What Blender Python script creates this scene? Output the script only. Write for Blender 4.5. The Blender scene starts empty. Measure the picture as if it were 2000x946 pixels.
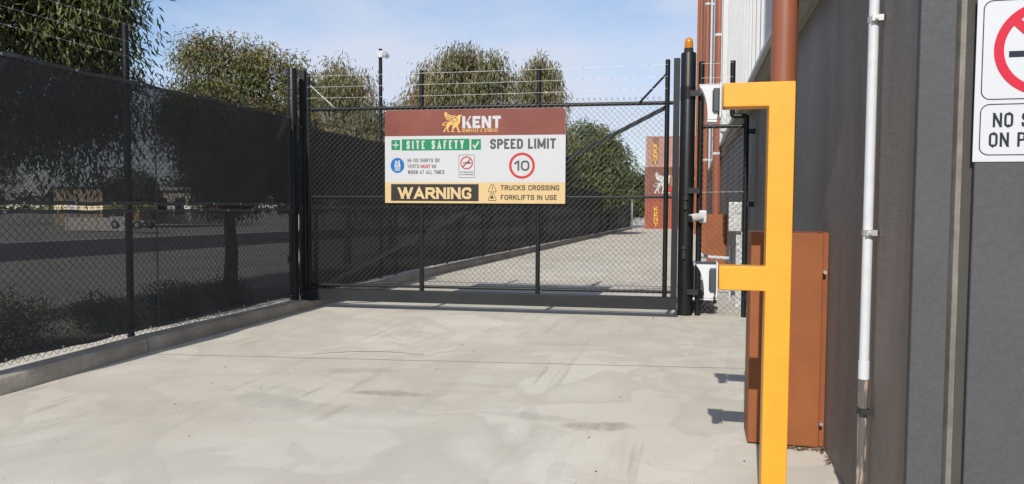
import bpy, bmesh, math, random
import numpy as np
from mathutils import Matrix, Vector, noise
from mathutils.geometry import tessellate_polygon

random.seed(7)
rng = np.random.default_rng(7)
R = math.radians
SC = bpy.context.scene
COL = SC.collection

# ------------------------------------------------------------------ camera
F, CX, CY = 1460.0, 1000.0, 473.0            # focal length in pixels of the 2000 px wide photograph
PITCH = math.atan(73 / F)
YAW = math.atan(360 / F * math.cos(PITCH))
ROLL = R(0.3)
fw = Vector((-math.sin(YAW) * math.cos(PITCH), math.cos(YAW) * math.cos(PITCH), -math.sin(PITCH)))
rt = Vector((math.cos(YAW), math.sin(YAW), 0))
up = rt.cross(fw)
rt, up = rt * math.cos(ROLL) + up * math.sin(ROLL), up * math.cos(ROLL) - rt * math.sin(ROLL)
cam = bpy.data.cameras.new('camera')
cam.sensor_width = 36.0
cam.lens = F / 2000 * 36.0
cam.clip_start = 0.05
cam.clip_end = 2000
cam_o = bpy.data.objects.new('camera', cam)
COL.objects.link(cam_o)
cam_o.matrix_world = Matrix(((rt.x, up.x, -fw.x, 0), (rt.y, up.y, -fw.y, 0), (rt.z, up.z, -fw.z, 1.5), (0, 0, 0, 1)))
SC.camera = cam_o

# ------------------------------------------------------------------ sky, sun, exposure
SUN_EL, SUN_AZ = R(35.8), R(3.5)              # shadows run along the driveway, a touch to the right
W = bpy.data.worlds.new('World')
SC.world = W
W.use_nodes = True
nt = W.node_tree
for n in list(nt.nodes):
    nt.nodes.remove(n)
sky = nt.nodes.new('ShaderNodeTexSky')
sky.sky_type = 'NISHITA'
sky.sun_disc = False
sky.sun_elevation = SUN_EL
sky.sun_rotation = math.pi + SUN_AZ
sky.air_density = 1.0
sky.dust_density = 0.3
sky.ozone_density = 3.0
tc = nt.nodes.new('ShaderNodeTexCoord')
mp = nt.nodes.new('ShaderNodeMapping')
mp.inputs['Scale'].default_value = (1.0, 1.0, 2.6)
mp.inputs['Location'].default_value = (0.35, 0.1, 0.2)
cn = nt.nodes.new('ShaderNodeTexNoise')
cn.inputs['Scale'].default_value = 1.25
cn.inputs['Detail'].default_value = 7
cn.inputs['Roughness'].default_value = 0.55
cr = nt.nodes.new('ShaderNodeValToRGB')
cr.color_ramp.elements[0].position = 0.40
cr.color_ramp.elements[0].color = (0.05, 0.05, 0.05, 1)
cr.color_ramp.elements[1].position = 0.64
cr.color_ramp.elements[1].color = (0.9, 0.9, 0.9, 1)
mx = nt.nodes.new('ShaderNodeMix')
mx.data_type = 'RGBA'
mx.inputs[7].default_value = (4.7, 4.95, 5.75, 1)
bg = nt.nodes.new('ShaderNodeBackground')
bg.inputs['Strength'].default_value = 0.115
wo = nt.nodes.new('ShaderNodeOutputWorld')
nt.links.new(tc.outputs['Generated'], mp.inputs['Vector'])
nt.links.new(mp.outputs['Vector'], cn.inputs['Vector'])
nt.links.new(cn.outputs['Fac'], cr.inputs['Fac'])
nt.links.new(cr.outputs['Color'], mx.inputs[0])
hs_ = nt.nodes.new('ShaderNodeHueSaturation')
hs_.inputs['Saturation'].default_value = 1.22
hs_.inputs['Value'].default_value = 0.92
nt.links.new(sky.outputs['Color'], hs_.inputs['Color'])
nt.links.new(hs_.outputs['Color'], mx.inputs[6])
nt.links.new(mx.outputs[2], bg.inputs['Color'])
nt.links.new(bg.outputs[0], wo.inputs[0])

sl = bpy.data.lights.new('sun', 'SUN')
sl.energy = 3.8
sl.angle = R(0.5)
sl.color = (1.0, 0.95, 0.87)
so = bpy.data.objects.new('sun', sl)
COL.objects.link(so)
sd = Vector((math.sin(SUN_AZ) * math.cos(SUN_EL), math.cos(SUN_AZ) * math.cos(SUN_EL), -math.sin(SUN_EL)))
so.rotation_euler = sd.to_track_quat('-Z', 'Y').to_euler()
so.location = (-3, -8, 12)
SC.view_settings.view_transform = 'Standard'
SC.view_settings.look = 'None'
SC.view_settings.exposure = 0.38
SC.view_settings.gamma = 1.0
SC.view_settings.use_curve_mapping = False


# ------------------------------------------------------------------ helpers
def gz(y):
    """height of the ground: level to the gate, then falling gently towards the containers"""
    return -0.0115 * (min(max(y, 15), 70) - 15)


class MB:
    def __init__(s):
        s.v, s.f = [], []

    def add(s, vs, fs):
        k = len(s.v)
        s.v += [tuple(p) for p in vs]
        s.f += [tuple(i + k for i in f) for f in fs]
        return s

    def box(s, x0, x1, y0, y1, z0, z1):
        return s.add([(x0, y0, z0), (x1, y0, z0), (x1, y1, z0), (x0, y1, z0), (x0, y0, z1), (x1, y0, z1), (x1, y1, z1), (x0, y1, z1)],
                     [(3, 2, 1, 0), (4, 5, 6, 7), (0, 1, 5, 4), (1, 2, 6, 5), (2, 3, 7, 6), (3, 0, 4, 7)])

    def tube(s, p, q, r, n=12, r2=None, caps=True):
        return s.path([p, q], r, n, r2, caps)

    def path(s, pts, r, n=8, r2=None, caps=True):
        pts = [Vector(p) for p in pts]
        m = len(pts)
        vs, fs = [], []
        ref = None
        for i, p in enumerate(pts):
            d = (pts[min(i + 1, m - 1)] - pts[max(i - 1, 0)]).normalized()
            if ref is None:
                ref = Vector((0, 0, 1)) if abs(d.z) < 0.9 else Vector((1, 0, 0))
            a = d.cross(ref).normalized()
            b = d.cross(a).normalized()
            rr = r if r2 is None else r + (r2 - r) * i / (m - 1)
            for k in range(n):
                t = 2 * math.pi * (k + .5) / n
                vs.append(p + a * math.cos(t) * rr + b * math.sin(t) * rr)
        for i in range(m - 1):
            for k in range(n):
                k2 = (k + 1) % n
                fs.append((i * n + k, i * n + k2, (i + 1) * n + k2, (i + 1) * n + k))
        if caps:
            fs.append(tuple(range(n))[::-1])
            fs.append(tuple((m - 1) * n + k for k in range(n)))
        return s.add(vs, fs)

    def bar(s, p, q, w, t, side=(0, 1, 0)):
        """flat bar p..q, t thick along side, w wide across"""
        p, q, sd = Vector(p), Vector(q), Vector(side).normalized()
        a = (q - p).normalized().cross(sd).normalized() * (w / 2)
        b = sd * (t / 2)
        vs = [p - a - b, p + a - b, p + a + b, p - a + b, q - a - b, q + a - b, q + a + b, q - a + b]
        return s.add(vs, [(0, 1, 2, 3), (7, 6, 5, 4), (0, 4, 5, 1), (1, 5, 6, 2), (2, 6, 7, 3), (3, 7, 4, 0)])

    def lathe(s, prof, c, n=20, axis='z'):
        vs, fs = [], []
        for r, h in prof:
            for k in range(n):
                t = 2 * math.pi * k / n
                if axis == 'z':
                    vs.append((c[0] + r * math.cos(t), c[1] + r * math.sin(t), c[2] + h))
                else:
                    vs.append((c[0] + r * math.cos(t), c[1] + h, c[2] + r * math.sin(t)))
        m = len(prof)
        for i in range(m - 1):
            for k in range(n):
                k2 = (k + 1) % n
                fs.append((i * n + k, i * n + k2, (i + 1) * n + k2, (i + 1) * n + k))
        fs.append(tuple(range(n))[::-1])
        fs.append(tuple((m - 1) * n + k for k in range(n)))
        return s.add(vs, fs)

    def prism(s, pts, y0, y1):
        """polygon in x,z extruded from y0 to y1"""
        n = len(pts)
        tri = tessellate_polygon([[Vector((x, z, 0)) for x, z in pts]])
        vs = [(x, y0, z) for x, z in pts] + [(x, y1, z) for x, z in pts]
        fs = [tuple(t) for t in tri] + [tuple(i + n for i in t)[::-1] for t in tri]
        fs += [(i, i + n, (i + 1) % n + n, (i + 1) % n) for i in range(n)]
        return s.add(vs, fs)

    def poly(s, pts, y):
        tri = tessellate_polygon([[Vector((x, z, 0)) for x, z in pts]])
        return s.add([(x, y, z) for x, z in pts], [tuple(t) for t in tri])


ROOT = {}


def root_loc(o):
    while o is not None and o.parent is not None:
        o = o.parent
    return ROOT.get(o.name, Vector((0, 0, 0))) if o is not None else Vector((0, 0, 0))


def mk(name, mb, mat, parent=None, bevel=0.0, smooth=30, seg=2, label=None):
    L = root_loc(parent)
    me = bpy.data.meshes.new(name)
    me.from_pydata([(a - L.x, b - L.y, c - L.z) for a, b, c in mb.v], [], mb.f)
    bm = bmesh.new()
    bm.from_mesh(me)
    bmesh.ops.recalc_face_normals(bm, faces=bm.faces)
    bm.to_mesh(me)
    bm.free()
    me.materials.append(mat)
    if smooth:
        me.shade_smooth()
        me.set_sharp_from_angle(angle=R(smooth))
    o = bpy.data.objects.new(name, me)
    COL.objects.link(o)
    if parent:
        o.parent = parent
    if bevel:
        b = o.modifiers.new('bevel', 'BEVEL')
        b.width = bevel
        b.segments = seg
        b.limit_method = 'ANGLE'
    if label:
        o['label'] = label
    return o


def tag(o, label=None, cat=None, group=None, kind=None):
    for k, v in (('label', label), ('category', cat), ('group', group), ('kind', kind)):
        if v:
            o[k] = v
    return o


def thing(name, label, cat, loc, group=None):
    o = bpy.data.objects.new(name, None)
    o.empty_display_size = 0.2
    COL.objects.link(o)
    o.location = loc
    ROOT[o.name] = Vector(loc)
    return tag(o, label, cat, group)


# ------------------------------------------------------------------ materials
def mat_new(name):
    m = bpy.data.materials.new(name)
    m.use_nodes = True
    t = m.node_tree
    b = t.nodes['Principled BSDF']
    return m, t, b


def N(t, typ, **kw):
    n = t.nodes.new(typ)
    for k, v in kw.items():
        if k in n.inputs:
            n.inputs[k].default_value = v
        else:
            setattr(n, k, v)
    return n


def ramp(t, src, stops):
    r = t.nodes.new('ShaderNodeValToRGB')
    el = r.color_ramp.elements
    while len(el) < len(stops):
        el.new(0.5)
    for e, (p, c) in zip(el, stops):
        e.position = p
        e.color = (*c, 1) if len(c) == 3 else c
    t.links.new(src, r.inputs['Fac'])
    return r.outputs['Color']


def mixc(t, fac, a, b, mode='MIX'):
    m = t.nodes.new('ShaderNodeMix')
    m.data_type = 'RGBA'
    m.blend_type = mode
    for sock, v in ((0, fac), (6, a), (7, b)):
        if hasattr(v, 'is_output'):
            t.links.new(v, m.inputs[sock])
        elif isinstance(v, (int, float)):
            m.inputs[sock].default_value = v
        else:
            m.inputs[sock].default_value = (*v, 1)
    return m.outputs[2]


def math_n(t, op, a, b=None, c=None):
    m = t.nodes.new('ShaderNodeMath')
    m.operation = op
    for i, v in enumerate((a, b, c)):
        if v is None:
            continue
        if hasattr(v, 'is_output'):
            t.links.new(v, m.inputs[i])
        else:
            m.inputs[i].default_value = v
    return m.outputs[0]


def pos_vec(t, scale=(1, 1, 1), rotz=0.0):
    g = t.nodes.new('ShaderNodeNewGeometry')
    m = t.nodes.new('ShaderNodeMapping')
    m.inputs['Scale'].default_value = scale
    m.inputs['Rotation'].default_value = (0, 0, rotz)
    t.links.new(g.outputs['Position'], m.inputs['Vector'])
    return m.outputs['Vector']


def noise_n(t, scale, detail=4, rough=0.55, dist=0.0, vec=None):
    n = t.nodes.new('ShaderNodeTexNoise')
    n.inputs['Scale'].default_value = scale
    n.inputs['Detail'].default_value = detail
    n.inputs['Roughness'].default_value = rough
    n.inputs['Distortion'].default_value = dist
    t.links.new(vec if vec is not None else pos_vec(t), n.inputs['Vector'])
    return n.outputs['Fac']


def bump(t, b, h, strength=0.2, dist=0.01):
    n = t.nodes.new('ShaderNodeBump')
    n.inputs['Strength'].default_value = strength
    n.inputs['Distance'].default_value = dist
    t.links.new(h, n.inputs['Height'])
    t.links.new(n.outputs['Normal'], b.inputs['Normal'])


def paint(name, col, rough=0.5, metal=0.0, var=0.12, scale=6.0, bs=0.05, bscale=80, spec=0.5, stretch=(1, 1, 1), dirt=None):
    m, t, b = mat_new(name)
    n1 = noise_n(t, scale, 5, 0.6, 0.3, pos_vec(t, stretch))
    lo = tuple(c * (1 - var) for c in col)
    hi = tuple(min(1, c * (1 + var)) for c in col)
    c = ramp(t, n1, [(0.3, lo), (0.7, hi)])
    if dirt:
        n2 = noise_n(t, 14, 6, 0.7, 0.6)
        c = mixc(t, ramp(t, n2, [(0.58, (0, 0, 0)), (0.75, (0.6, 0.6, 0.6))]), c, dirt)
    t.links.new(c, b.inputs['Base Color'])
    b.inputs['Roughness'].default_value = rough
    b.inputs['Metallic'].default_value = metal
    b.inputs['Specular IOR Level'].default_value = spec
    if bs:
        bump(t, b, noise_n(t, bscale, 3), bs, 0.004)
    return m


def concrete_mat():
    m, t, b = mat_new('driveway_concrete')
    base = noise_n(t, 0.32, 4, 0.55, 0.8)
    c = ramp(t, base, [(0.34, (0.46, 0.42, 0.345)), (0.5, (0.535, 0.50, 0.43)), (0.66, (0.60, 0.57, 0.50))])
    # damp looking tide marks with a crisp edge
    p1 = noise_n(t, 0.55, 3, 0.45, 1.6, pos_vec(t, (1, 0.75, 1), 0.4))
    c = mixc(t, ramp(t, p1, [(0.47, (0, 0, 0)), (0.49, (0.62, 0.62, 0.62)), (0.64, (0.08, 0.08, 0.08))]), c, (0.40, 0.37, 0.315))
    p2 = noise_n(t, 1.1, 3, 0.5, 1.2, pos_vec(t, (0.8, 1, 1), 1.1))
    c = mixc(t, ramp(t, p2, [(0.55, (0, 0, 0)), (0.57, (0.58, 0.58, 0.58)), (0.70, (0.03, 0.03, 0.03))]), c, (0.415, 0.382, 0.325))
    p3 = noise_n(t, 0.8, 4, 0.5, 0.9, pos_vec(t, (1, 1.2, 1), 2.2))
    c = mixc(t, ramp(t, p3, [(0.56, (0, 0, 0)), (0.66, (0.35, 0.35, 0.35))]), c, (0.70, 0.67, 0.59))
    # broom and tyre streaks that run diagonally into the yard
    st = noise_n(t, 5.0, 5, 0.65, 0.15, pos_vec(t, (1.0, 0.09, 1), -0.35))
    msk = noise_n(t, 0.45, 2, 0.5, 0.5)
    f = math_n(t, 'MULTIPLY', ramp(t, st, [(0.5, (0, 0, 0)), (0.72, (1, 1, 1))]), ramp(t, msk, [(0.45, (0, 0, 0)), (0.65, (0.85, 0.85, 0.85))]))
    c = mixc(t, f, c, (0.33, 0.305, 0.265))
    st2 = noise_n(t, 4.0, 5, 0.6, 0.2, pos_vec(t, (0.12, 1.3, 1), 0.12))
    c = mixc(t, ramp(t, st2, [(0.52, (0, 0, 0)), (0.75, (0.6, 0.6, 0.6))]), c, (0.47, 0.42, 0.34))
    # individual scuffed patches
    g = t.nodes.new('ShaderNodeNewGeometry')
    wob = noise_n(t, 3.0, 4, 0.65, 0.4)
    gr = noise_n(t, 9.0, 5, 0.7, 0.2, pos_vec(t, (1, 0.25, 1), 0.25))
    for (cx, cy, rx, ry, rz, k) in ((-0.60, 5.02, 0.30, 0.13, 0.1, 0.95), (-1.1, 5.12, 0.5, 0.10, -0.1, 0.35), (-2.42, 5.45, 0.40, 0.11, 0.1, 0.85), (-2.9, 6.15, 0.5, 0.14, 0.3, 0.4),
                                    (-3.1, 5.0, 0.5, 0.22, -0.3, 0.35), (-1.7, 5.9, 0.6, 0.1, 0.1, 0.3), (-1.5, 7.9, 0.5, 0.15, 0.1, 0.3), (-4.0, 4.6, 0.7, 0.3, 0.2, 0.22)):
        mp_ = t.nodes.new('ShaderNodeMapping')
        mp_.vector_type = 'TEXTURE'
        mp_.inputs['Location'].default_value = (cx, cy, 0)
        mp_.inputs['Rotation'].default_value = (0, 0, rz)
        mp_.inputs['Scale'].default_value = (rx, ry, 1)
        t.links.new(g.outputs['Position'], mp_.inputs['Vector'])
        ln = t.nodes.new('ShaderNodeVectorMath')
        ln.operation = 'LENGTH'
        t.links.new(mp_.outputs['Vector'], ln.inputs[0])
        e = math_n(t, 'ADD', ln.outputs['Value'], math_n(t, 'MULTIPLY', math_n(t, 'SUBTRACT', wob, 0.5), 1.6))
        k_ = ramp(t, e, [(0.55, (k, k, k)), (0.95, (0, 0, 0))])
        c = mixc(t, math_n(t, 'MULTIPLY', k_, ramp(t, gr, [(0.35, (0.3, 0.3, 0.3)), (0.65, (1, 1, 1))])), c, (0.17, 0.15, 0.125))
    # fine aggregate and pits
    fine = noise_n(t, 90, 3, 0.7)
    c = mixc(t, 0.28, c, ramp(t, fine, [(0.3, (0.42, 0.39, 0.33)), (0.7, (0.70, 0.66, 0.57))]))
    sp = noise_n(t, 34, 2, 0.5)
    c = mixc(t, ramp(t, sp, [(0.69, (0, 0, 0)), (0.74, (0.6, 0.6, 0.6))]), c, (0.2, 0.18, 0.15))
    sc = noise_n(t, 7.0, 3, 0.5, 0.1, pos_vec(t, (1.0, 0.05, 1), -0.55))
    sm = noise_n(t, 0.7, 3, 0.5, 0.6, pos_vec(t, (1, 1, 1), 0.9))
    c = mixc(t, math_n(t, 'MULTIPLY', ramp(t, sc, [(0.60, (0, 0, 0)), (0.68, (1, 1, 1))]), ramp(t, sm, [(0.50, (0, 0, 0)), (0.62, (0.5, 0.5, 0.5))])), c, (0.30, 0.27, 0.22))
    t.links.new(c, b.inputs['Base Color'])
    b.inputs['Roughness'].default_value = 0.82
    b.inputs['Specular IOR Level'].default_value = 0.3
    bump(t, b, math_n(t, 'ADD', fine, math_n(t, 'MULTIPLY', st2, 1.5)), 0.25, 0.004)
    return m


def kerb_mat():
    m, t, b = mat_new('kerb_concrete')
    a = noise_n(t, 1.6, 6, 0.65, 0.6)
    c = ramp(t, a, [(0.3, (0.22, 0.19, 0.15)), (0.55, (0.36, 0.32, 0.26)), (0.75, (0.45, 0.41, 0.35))])
    s = noise_n(t, 6, 5, 0.7, 0.4, pos_vec(t, (1, 0.5, 2)))
    c = mixc(t, ramp(t, s, [(0.55, (0, 0, 0)), (0.75, (0.6, 0.6, 0.6))]), c, (0.18, 0.15, 0.11))
    t.links.new(c, b.inputs['Base Color'])
    b.inputs['Roughness'].default_value = 0.9
    bump(t, b, noise_n(t, 25, 5, 0.7), 0.5, 0.015)
    return m


def wall_mat(name, col, streak=1.0, rough=0.42):
    m, t, b = mat_new(name)
    n1 = noise_n(t, 0.8, 5, 0.6, 0.5)
    c = ramp(t, n1, [(0.3, tuple(x * 0.86 for x in col)), (0.7, tuple(x * 1.12 for x in col))])
    # rain stains: broad, soft, running down from the capping
    s = noise_n(t, 2.0, 5, 0.6, 0.5, pos_vec(t, (1, 0.5, 0.14)))
    c = mixc(t, ramp(t, s, [(0.47, (0, 0, 0)), (0.72, (0.85 * streak,) * 3)]), c, (0.085, 0.062, 0.048))
    s2 = noise_n(t, 1.5, 4, 0.6, 0.4, pos_vec(t, (1.3, 0.6, 0.14)))
    c = mixc(t, ramp(t, s2, [(0.52, (0, 0, 0)), (0.72, (0.7 * streak,) * 3)]), c, (col[0] * 1.55, col[1] * 1.5, col[2] * 1.42))
    gv = pos_vec(t, (1, 0.22, 1))
    fine = noise_n(t, 60, 4, 0.7, 0, gv)
    c = mixc(t, 0.22, c, ramp(t, fine, [(0.3, tuple(x * 0.6 for x in col)), (0.7, tuple(x * 1.45 for x in col))]))
    pit = noise_n(t, 38, 3, 0.6, 0, gv)
    c = mixc(t, ramp(t, pit, [(0.70, (0, 0, 0)), (0.76, (0.55,) * 3)]), c, tuple(x * 1.7 for x in col))
    t.links.new(c, b.inputs['Base Color'])
    rr = ramp(t, s, [(0.35, (rough - 0.1,) * 3), (0.7, (rough + 0.12,) * 3)])
    t.links.new(rr, b.inputs['Roughness'])
    b.inputs['Specular IOR Level'].default_value = 0.22
    h = math_n(t, 'ADD', noise_n(t, 30, 5, 0.65, 0, gv), math_n(t, 'MULTIPLY', noise_n(t, 4.0, 3, 0.5, 0, gv), 1.0))
    bump(t, b, h, 0.4, 0.006)
    return m


def cloth_mat(name, trans):
    m, t, b = mat_new(name)
    out = t.nodes['Material Output']
    n = noise_n(t, 2.2, 4, 0.6, 0.3)
    c = ramp(t, n, [(0.3, (0.026, 0.028, 0.030)), (0.7, (0.044, 0.046, 0.048))])
    wv = noise_n(t, 240, 2, 0.5)
    c = mixc(t, 0.4, c, ramp(t, wv, [(0.35, (0.016, 0.017, 0.018)), (0.65, (0.058, 0.060, 0.062))]))
    t.links.new(c, b.inputs['Base Color'])
    b.inputs['Roughness'].default_value = 0.85
    b.inputs['Specular IOR Level'].default_value = 0.2
    tr = t.nodes.new('ShaderNodeBsdfTransparent')
    ms = t.nodes.new('ShaderNodeMixShader')
    f = ramp(t, wv, [(0.35, (1 - trans * 1.35,) * 3), (0.65, (1 - trans * 0.65,) * 3)])
    t.links.new(f, ms.inputs[0])
    t.links.new(tr.outputs[0], ms.inputs[1])
    t.links.new(b.outputs[0], ms.inputs[2])
    t.links.new(ms.outputs[0], out.inputs['Surface'])
    return m


def leaf_mat(name, stops, trans=0.25):
    m, t, b = mat_new(name)
    out = t.nodes['Material Output']
    a = t.nodes.new('ShaderNodeAttribute')
    a.attribute_name = 'tint'
    c = ramp(t, a.outputs['Fac'], stops)
    t.links.new(c, b.inputs['Base Color'])
    b.inputs['Roughness'].default_value = 0.48
    b.inputs['Specular IOR Level'].default_value = 0.4
    tl = t.nodes.new('ShaderNodeBsdfTranslucent')
    t.links.new(c, tl.inputs['Color'])
    ms = t.nodes.new('ShaderNodeMixShader')
    ms.inputs[0].default_value = trans
    t.links.new(b.outputs[0], ms.inputs[1])
    t.links.new(tl.outputs[0], ms.inputs[2])
    t.links.new(ms.outputs[0], out.inputs['Surface'])
    return m


def ground_mat():
    m, t, b = mat_new('verge_gravel')
    n = noise_n(t, 0.5, 6, 0.65, 0.5)
    c = ramp(t, n, [(0.3, (0.25, 0.22, 0.16)), (0.5, (0.40, 0.37, 0.31)), (0.7, (0.47, 0.44, 0.39))])
    n2 = noise_n(t, 18, 5, 0.75)
    c = mixc(t, 0.45, c, ramp(t, n2, [(0.3, (0.14, 0.12, 0.09)), (0.7, (0.6, 0.56, 0.5))]))
    t.links.new(c, b.inputs['Base Color'])
    b.inputs['Roughness'].default_value = 0.95
    bump(t, b, n2, 0.6, 0.03)
    return m


def worn_pipe_mat():
    m, t, b = mat_new('worn_conduit')
    n = noise_n(t, 22, 5, 0.6, 0.5, pos_vec(t, (1.5, 1.5, 0.22)))
    c = ramp(t, n, [(0.50, (0.085, 0.08, 0.076)), (0.55, (0.15, 0.125, 0.105)), (0.585, (0.36, 0.27, 0.21)), (0.7, (0.42, 0.34, 0.28))])
    t.links.new(c, b.inputs['Base Color'])
    b.inputs['Roughness'].default_value = 0.6
    return m


def galv_mat():
    m, t, b = mat_new('galvanised_steel')
    v = t.nodes.new('ShaderNodeTexVoronoi')
    v.inputs['Scale'].default_value = 45
    t.links.new(pos_vec(t), v.inputs['Vector'])
    c = mixc(t, 0.5, ramp(t, noise_n(t, 9, 5, 0.7, 0.5), [(0.3, (0.26, 0.27, 0.28)), (0.7, (0.52, 0.54, 0.55))]), v.outputs['Color'])
    hs = t.nodes.new('ShaderNodeHueSaturation')
    hs.inputs['Saturation'].default_value = 0.05
    hs.inputs['Value'].default_value = 0.9
    t.links.new(c, hs.inputs['Color'])
    t.links.new(hs.outputs[0], b.inputs['Base Color'])
    b.inputs['Roughness'].default_value = 0.5
    b.inputs['Metallic'].default_value = 0.4
    return m


M = {
    'concrete': concrete_mat(), 'kerb': kerb_mat(), 'ground': ground_mat(),
    'asphalt': paint('road_asphalt', (0.05, 0.05, 0.052), 0.9, var=0.25, scale=3, bs=0.4),
    'strip': paint('pale_crushed_rock', (0.56, 0.53, 0.47), 0.95, var=.18, scale=30, bs=.5, bscale=60),
    'road_edge': paint('road_edge_concrete', (0.55, 0.53, 0.5), 0.9),
    'wall': wall_mat('precast_side', (0.185, 0.170, 0.157), 0.75, 0.6),
    'front': wall_mat('precast_front', (0.070, 0.070, 0.074), 0.10, 0.6),
    'recess': paint('joint_painted_shade', (0.055, 0.05, 0.045), 0.9),  # dark grey puts the shade of the open joint into the colour
    'sealant': paint('joint_sealant', (0.14, 0.125, 0.108), 0.6, var=0.3, scale=16, bs=0.6, bscale=18, stretch=(1, 1, 0.6)),
    'clad': paint('pale_cladding', (0.50, 0.50, 0.495), 0.45, var=0.04),
    'soffit': paint('soffit_grey', (0.30, 0.285, 0.26), 0.8, var=0.08),
    'rust': paint('rust_red_paint', (0.232, 0.076, 0.026), 0.55, var=0.12, scale=3, bs=0.12, bscale=160, spec=.3),
    'rustdark': paint('dark_rust_paint', (0.14, 0.045, 0.026), 0.5, var=0.10),
    'pipe': paint('downpipe_brown', (0.235, 0.078, 0.040), 0.42, var=0.06, scale=2, bs=0.03),
    'yellow': paint('safety_yellow', (0.67, 0.295, 0.018), 0.42, var=0.05, scale=9, bs=0.14, bscale=220, dirt=(0.50, 0.215, 0.016)),
    'white': paint('white_plastic', (0.50, 0.505, 0.51), 0.4, var=0.03, bs=0.02),
    'pvc': paint('white_pvc', (0.52, 0.535, 0.555), 0.35, var=0.06, scale=12, bs=0.02),
    'black': paint('black_powder_coat', (0.008, 0.009, 0.010), 0.42, var=0.25, scale=5, bs=0.08, bscale=60, spec=.32),
    'blackgrey': paint('charcoal_steel', (0.0135, 0.015, 0.018), 0.5, var=0.25, scale=3, bs=0.06, spec=.35, dirt=(0.035, 0.033, 0.032)),
    'wire': paint('coated_mesh_wire', (0.016, 0.017, 0.018), 0.42, var=0.1, bs=0),
    'barb': paint('galvanised_wire', (0.50, 0.51, 0.52), 0.45, metal=0.5, var=0.15, bs=0),
    'galv': galv_mat(),
    'steel': paint('zinc_bolt', (0.65, 0.64, 0.62), 0.35, metal=0.8, var=0.1),
    'keypad': paint('keypad_grey', (0.035, 0.042, 0.05), 0.45, var=0.1),
    'rubber': paint('black_rubber', (0.018, 0.018, 0.019), 0.7, var=0.3, bs=0.3, bscale=30),
    'cloth': cloth_mat('shade_cloth', 0.14), 'cloth_far': cloth_mat('far_shade_cloth', 0.035),  # far cloth set less see-through, standing in for its oblique view
    'hem': paint('cloth_hem', (0.050, 0.051, 0.053), 0.85, var=0.2, bs=0.2),
    'eyelet': paint('eyelet_alloy', (0.55, 0.55, 0.54), 0.4, metal=0.6, var=0.1, bs=0),
    'bark': paint('gum_bark', (0.10, 0.078, 0.058), 0.9, var=0.35, scale=9, bs=0.5, bscale=25, stretch=(1, 1, 0.3)),
    'gum': leaf_mat('gum_leaves', [(0.0, (0.022, 0.032, 0.012)), (0.35, (0.080, 0.098, 0.027)), (0.62, (0.19, 0.195, 0.062)), (0.82, (0.26, 0.225, 0.095)), (0.92, (0.24, 0.095, 0.042)), (1.0, (0.27, 0.055, 0.03))]),
    'grey_gum': leaf_mat('grey_gum_leaves', [(0.0, (0.05, 0.062, 0.026)), (0.4, (0.125, 0.138, 0.060)), (0.72, (0.25, 0.24, 0.120)), (0.9, (0.25, 0.165, 0.085)), (1.0, (0.25, 0.115, 0.06))]),
    'dark_leaf': leaf_mat('dense_leaves', [(0.0, (0.022, 0.035, 0.012)), (0.5, (0.080, 0.104, 0.032)), (0.85, (0.155, 0.175, 0.058)), (1.0, (0.19, 0.18, 0.07))]),
    'sign_white': paint('sign_white', (0.475, 0.485, 0.50), 0.4, var=0.03, scale=2, bs=0.0, spec=.25),
    'sign_brown': paint('sign_maroon', (0.185, 0.052, 0.036), 0.3, var=0.14, scale=1.6, bs=0.0, dirt=(0.26, 0.10, 0.075)),
    'sign_cream': paint('sign_cream', (0.55, 0.405, 0.205), 0.4, var=0.04, spec=.25, bs=0),
    'sign_green': paint('sign_green', (0.014, 0.20, 0.085), 0.45, var=0.05, bs=0, spec=.25),
    'sign_blue': paint('sign_blue', (0.008, 0.125, 0.36), 0.45, var=0.05, bs=0, spec=.25),
    'sign_red': paint('sign_red', (0.44, 0.035, 0.036), 0.45, var=0.05, bs=0, spec=.25),
    'sign_grey': paint('sign_grey', (0.075, 0.075, 0.078), 0.45, var=0.1, bs=0, spec=.25),
    'sign_black': paint('sign_black', (0.030, 0.027, 0.028), 0.45, var=0.1, bs=0, spec=.25),
    'sign_gold': paint('sign_gold', (0.60, 0.38, 0.11), 0.32, var=0.12, scale=10, bs=0),
    'wsign_red': paint('wall_sign_red', (0.46, 0.018, 0.04), 0.5, var=0.03, bs=0, spec=.2),
    'wsign_ink': paint('wall_sign_ink', (0.018, 0.021, 0.03), 0.5, var=0.03, bs=0, spec=.2),
    'cont_top': paint('faded_container_paint', (0.36, 0.20, 0.155), 0.6, var=0.12, scale=2),
    'cont_mid': paint('brown_container_paint', (0.19, 0.075, 0.05), 0.55, var=0.18, scale=2),
    'cont_low': paint('red_container_paint', (0.29, 0.072, 0.036), 0.5, var=0.15, scale=2),
    'cont_yel': paint('container_yellow', (0.62, 0.36, 0.03), 0.5, bs=0),
    'brick': paint('tan_brick', (0.42, 0.34, 0.22), 0.85, var=0.2, scale=4),
    'cream': paint('cream_wall', (0.62, 0.58, 0.50), 0.8, var=0.06),
    'glass': paint('dark_window', (0.03, 0.035, 0.04), 0.1, var=0.1, bs=0),
    'roof': paint('grey_roof', (0.35, 0.36, 0.37), 0.6),
    'orange': paint('orange_paint', (0.42, 0.25, 0.08), 0.5),
    'litter': paint('dry_leaf', (0.16, 0.10, 0.055), 0.8, var=0.4, scale=30),
    'scuff': paint('tyre_rubber_mark', (0.33, 0.31, 0.27), 0.9, var=0.3, scale=12),
    'grit': paint('dark_grit', (0.06, 0.055, 0.05), 0.9, var=0.4, scale=30),
    'faded_white': paint('faded_white_paint', (0.46, 0.45, 0.43), 0.7, var=.25, scale=4),
    'paper': paint('scrap_paper', (0.75, 0.74, 0.72), 0.8),
}
am, at_, ab = mat_new('amber_lens')
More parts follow.
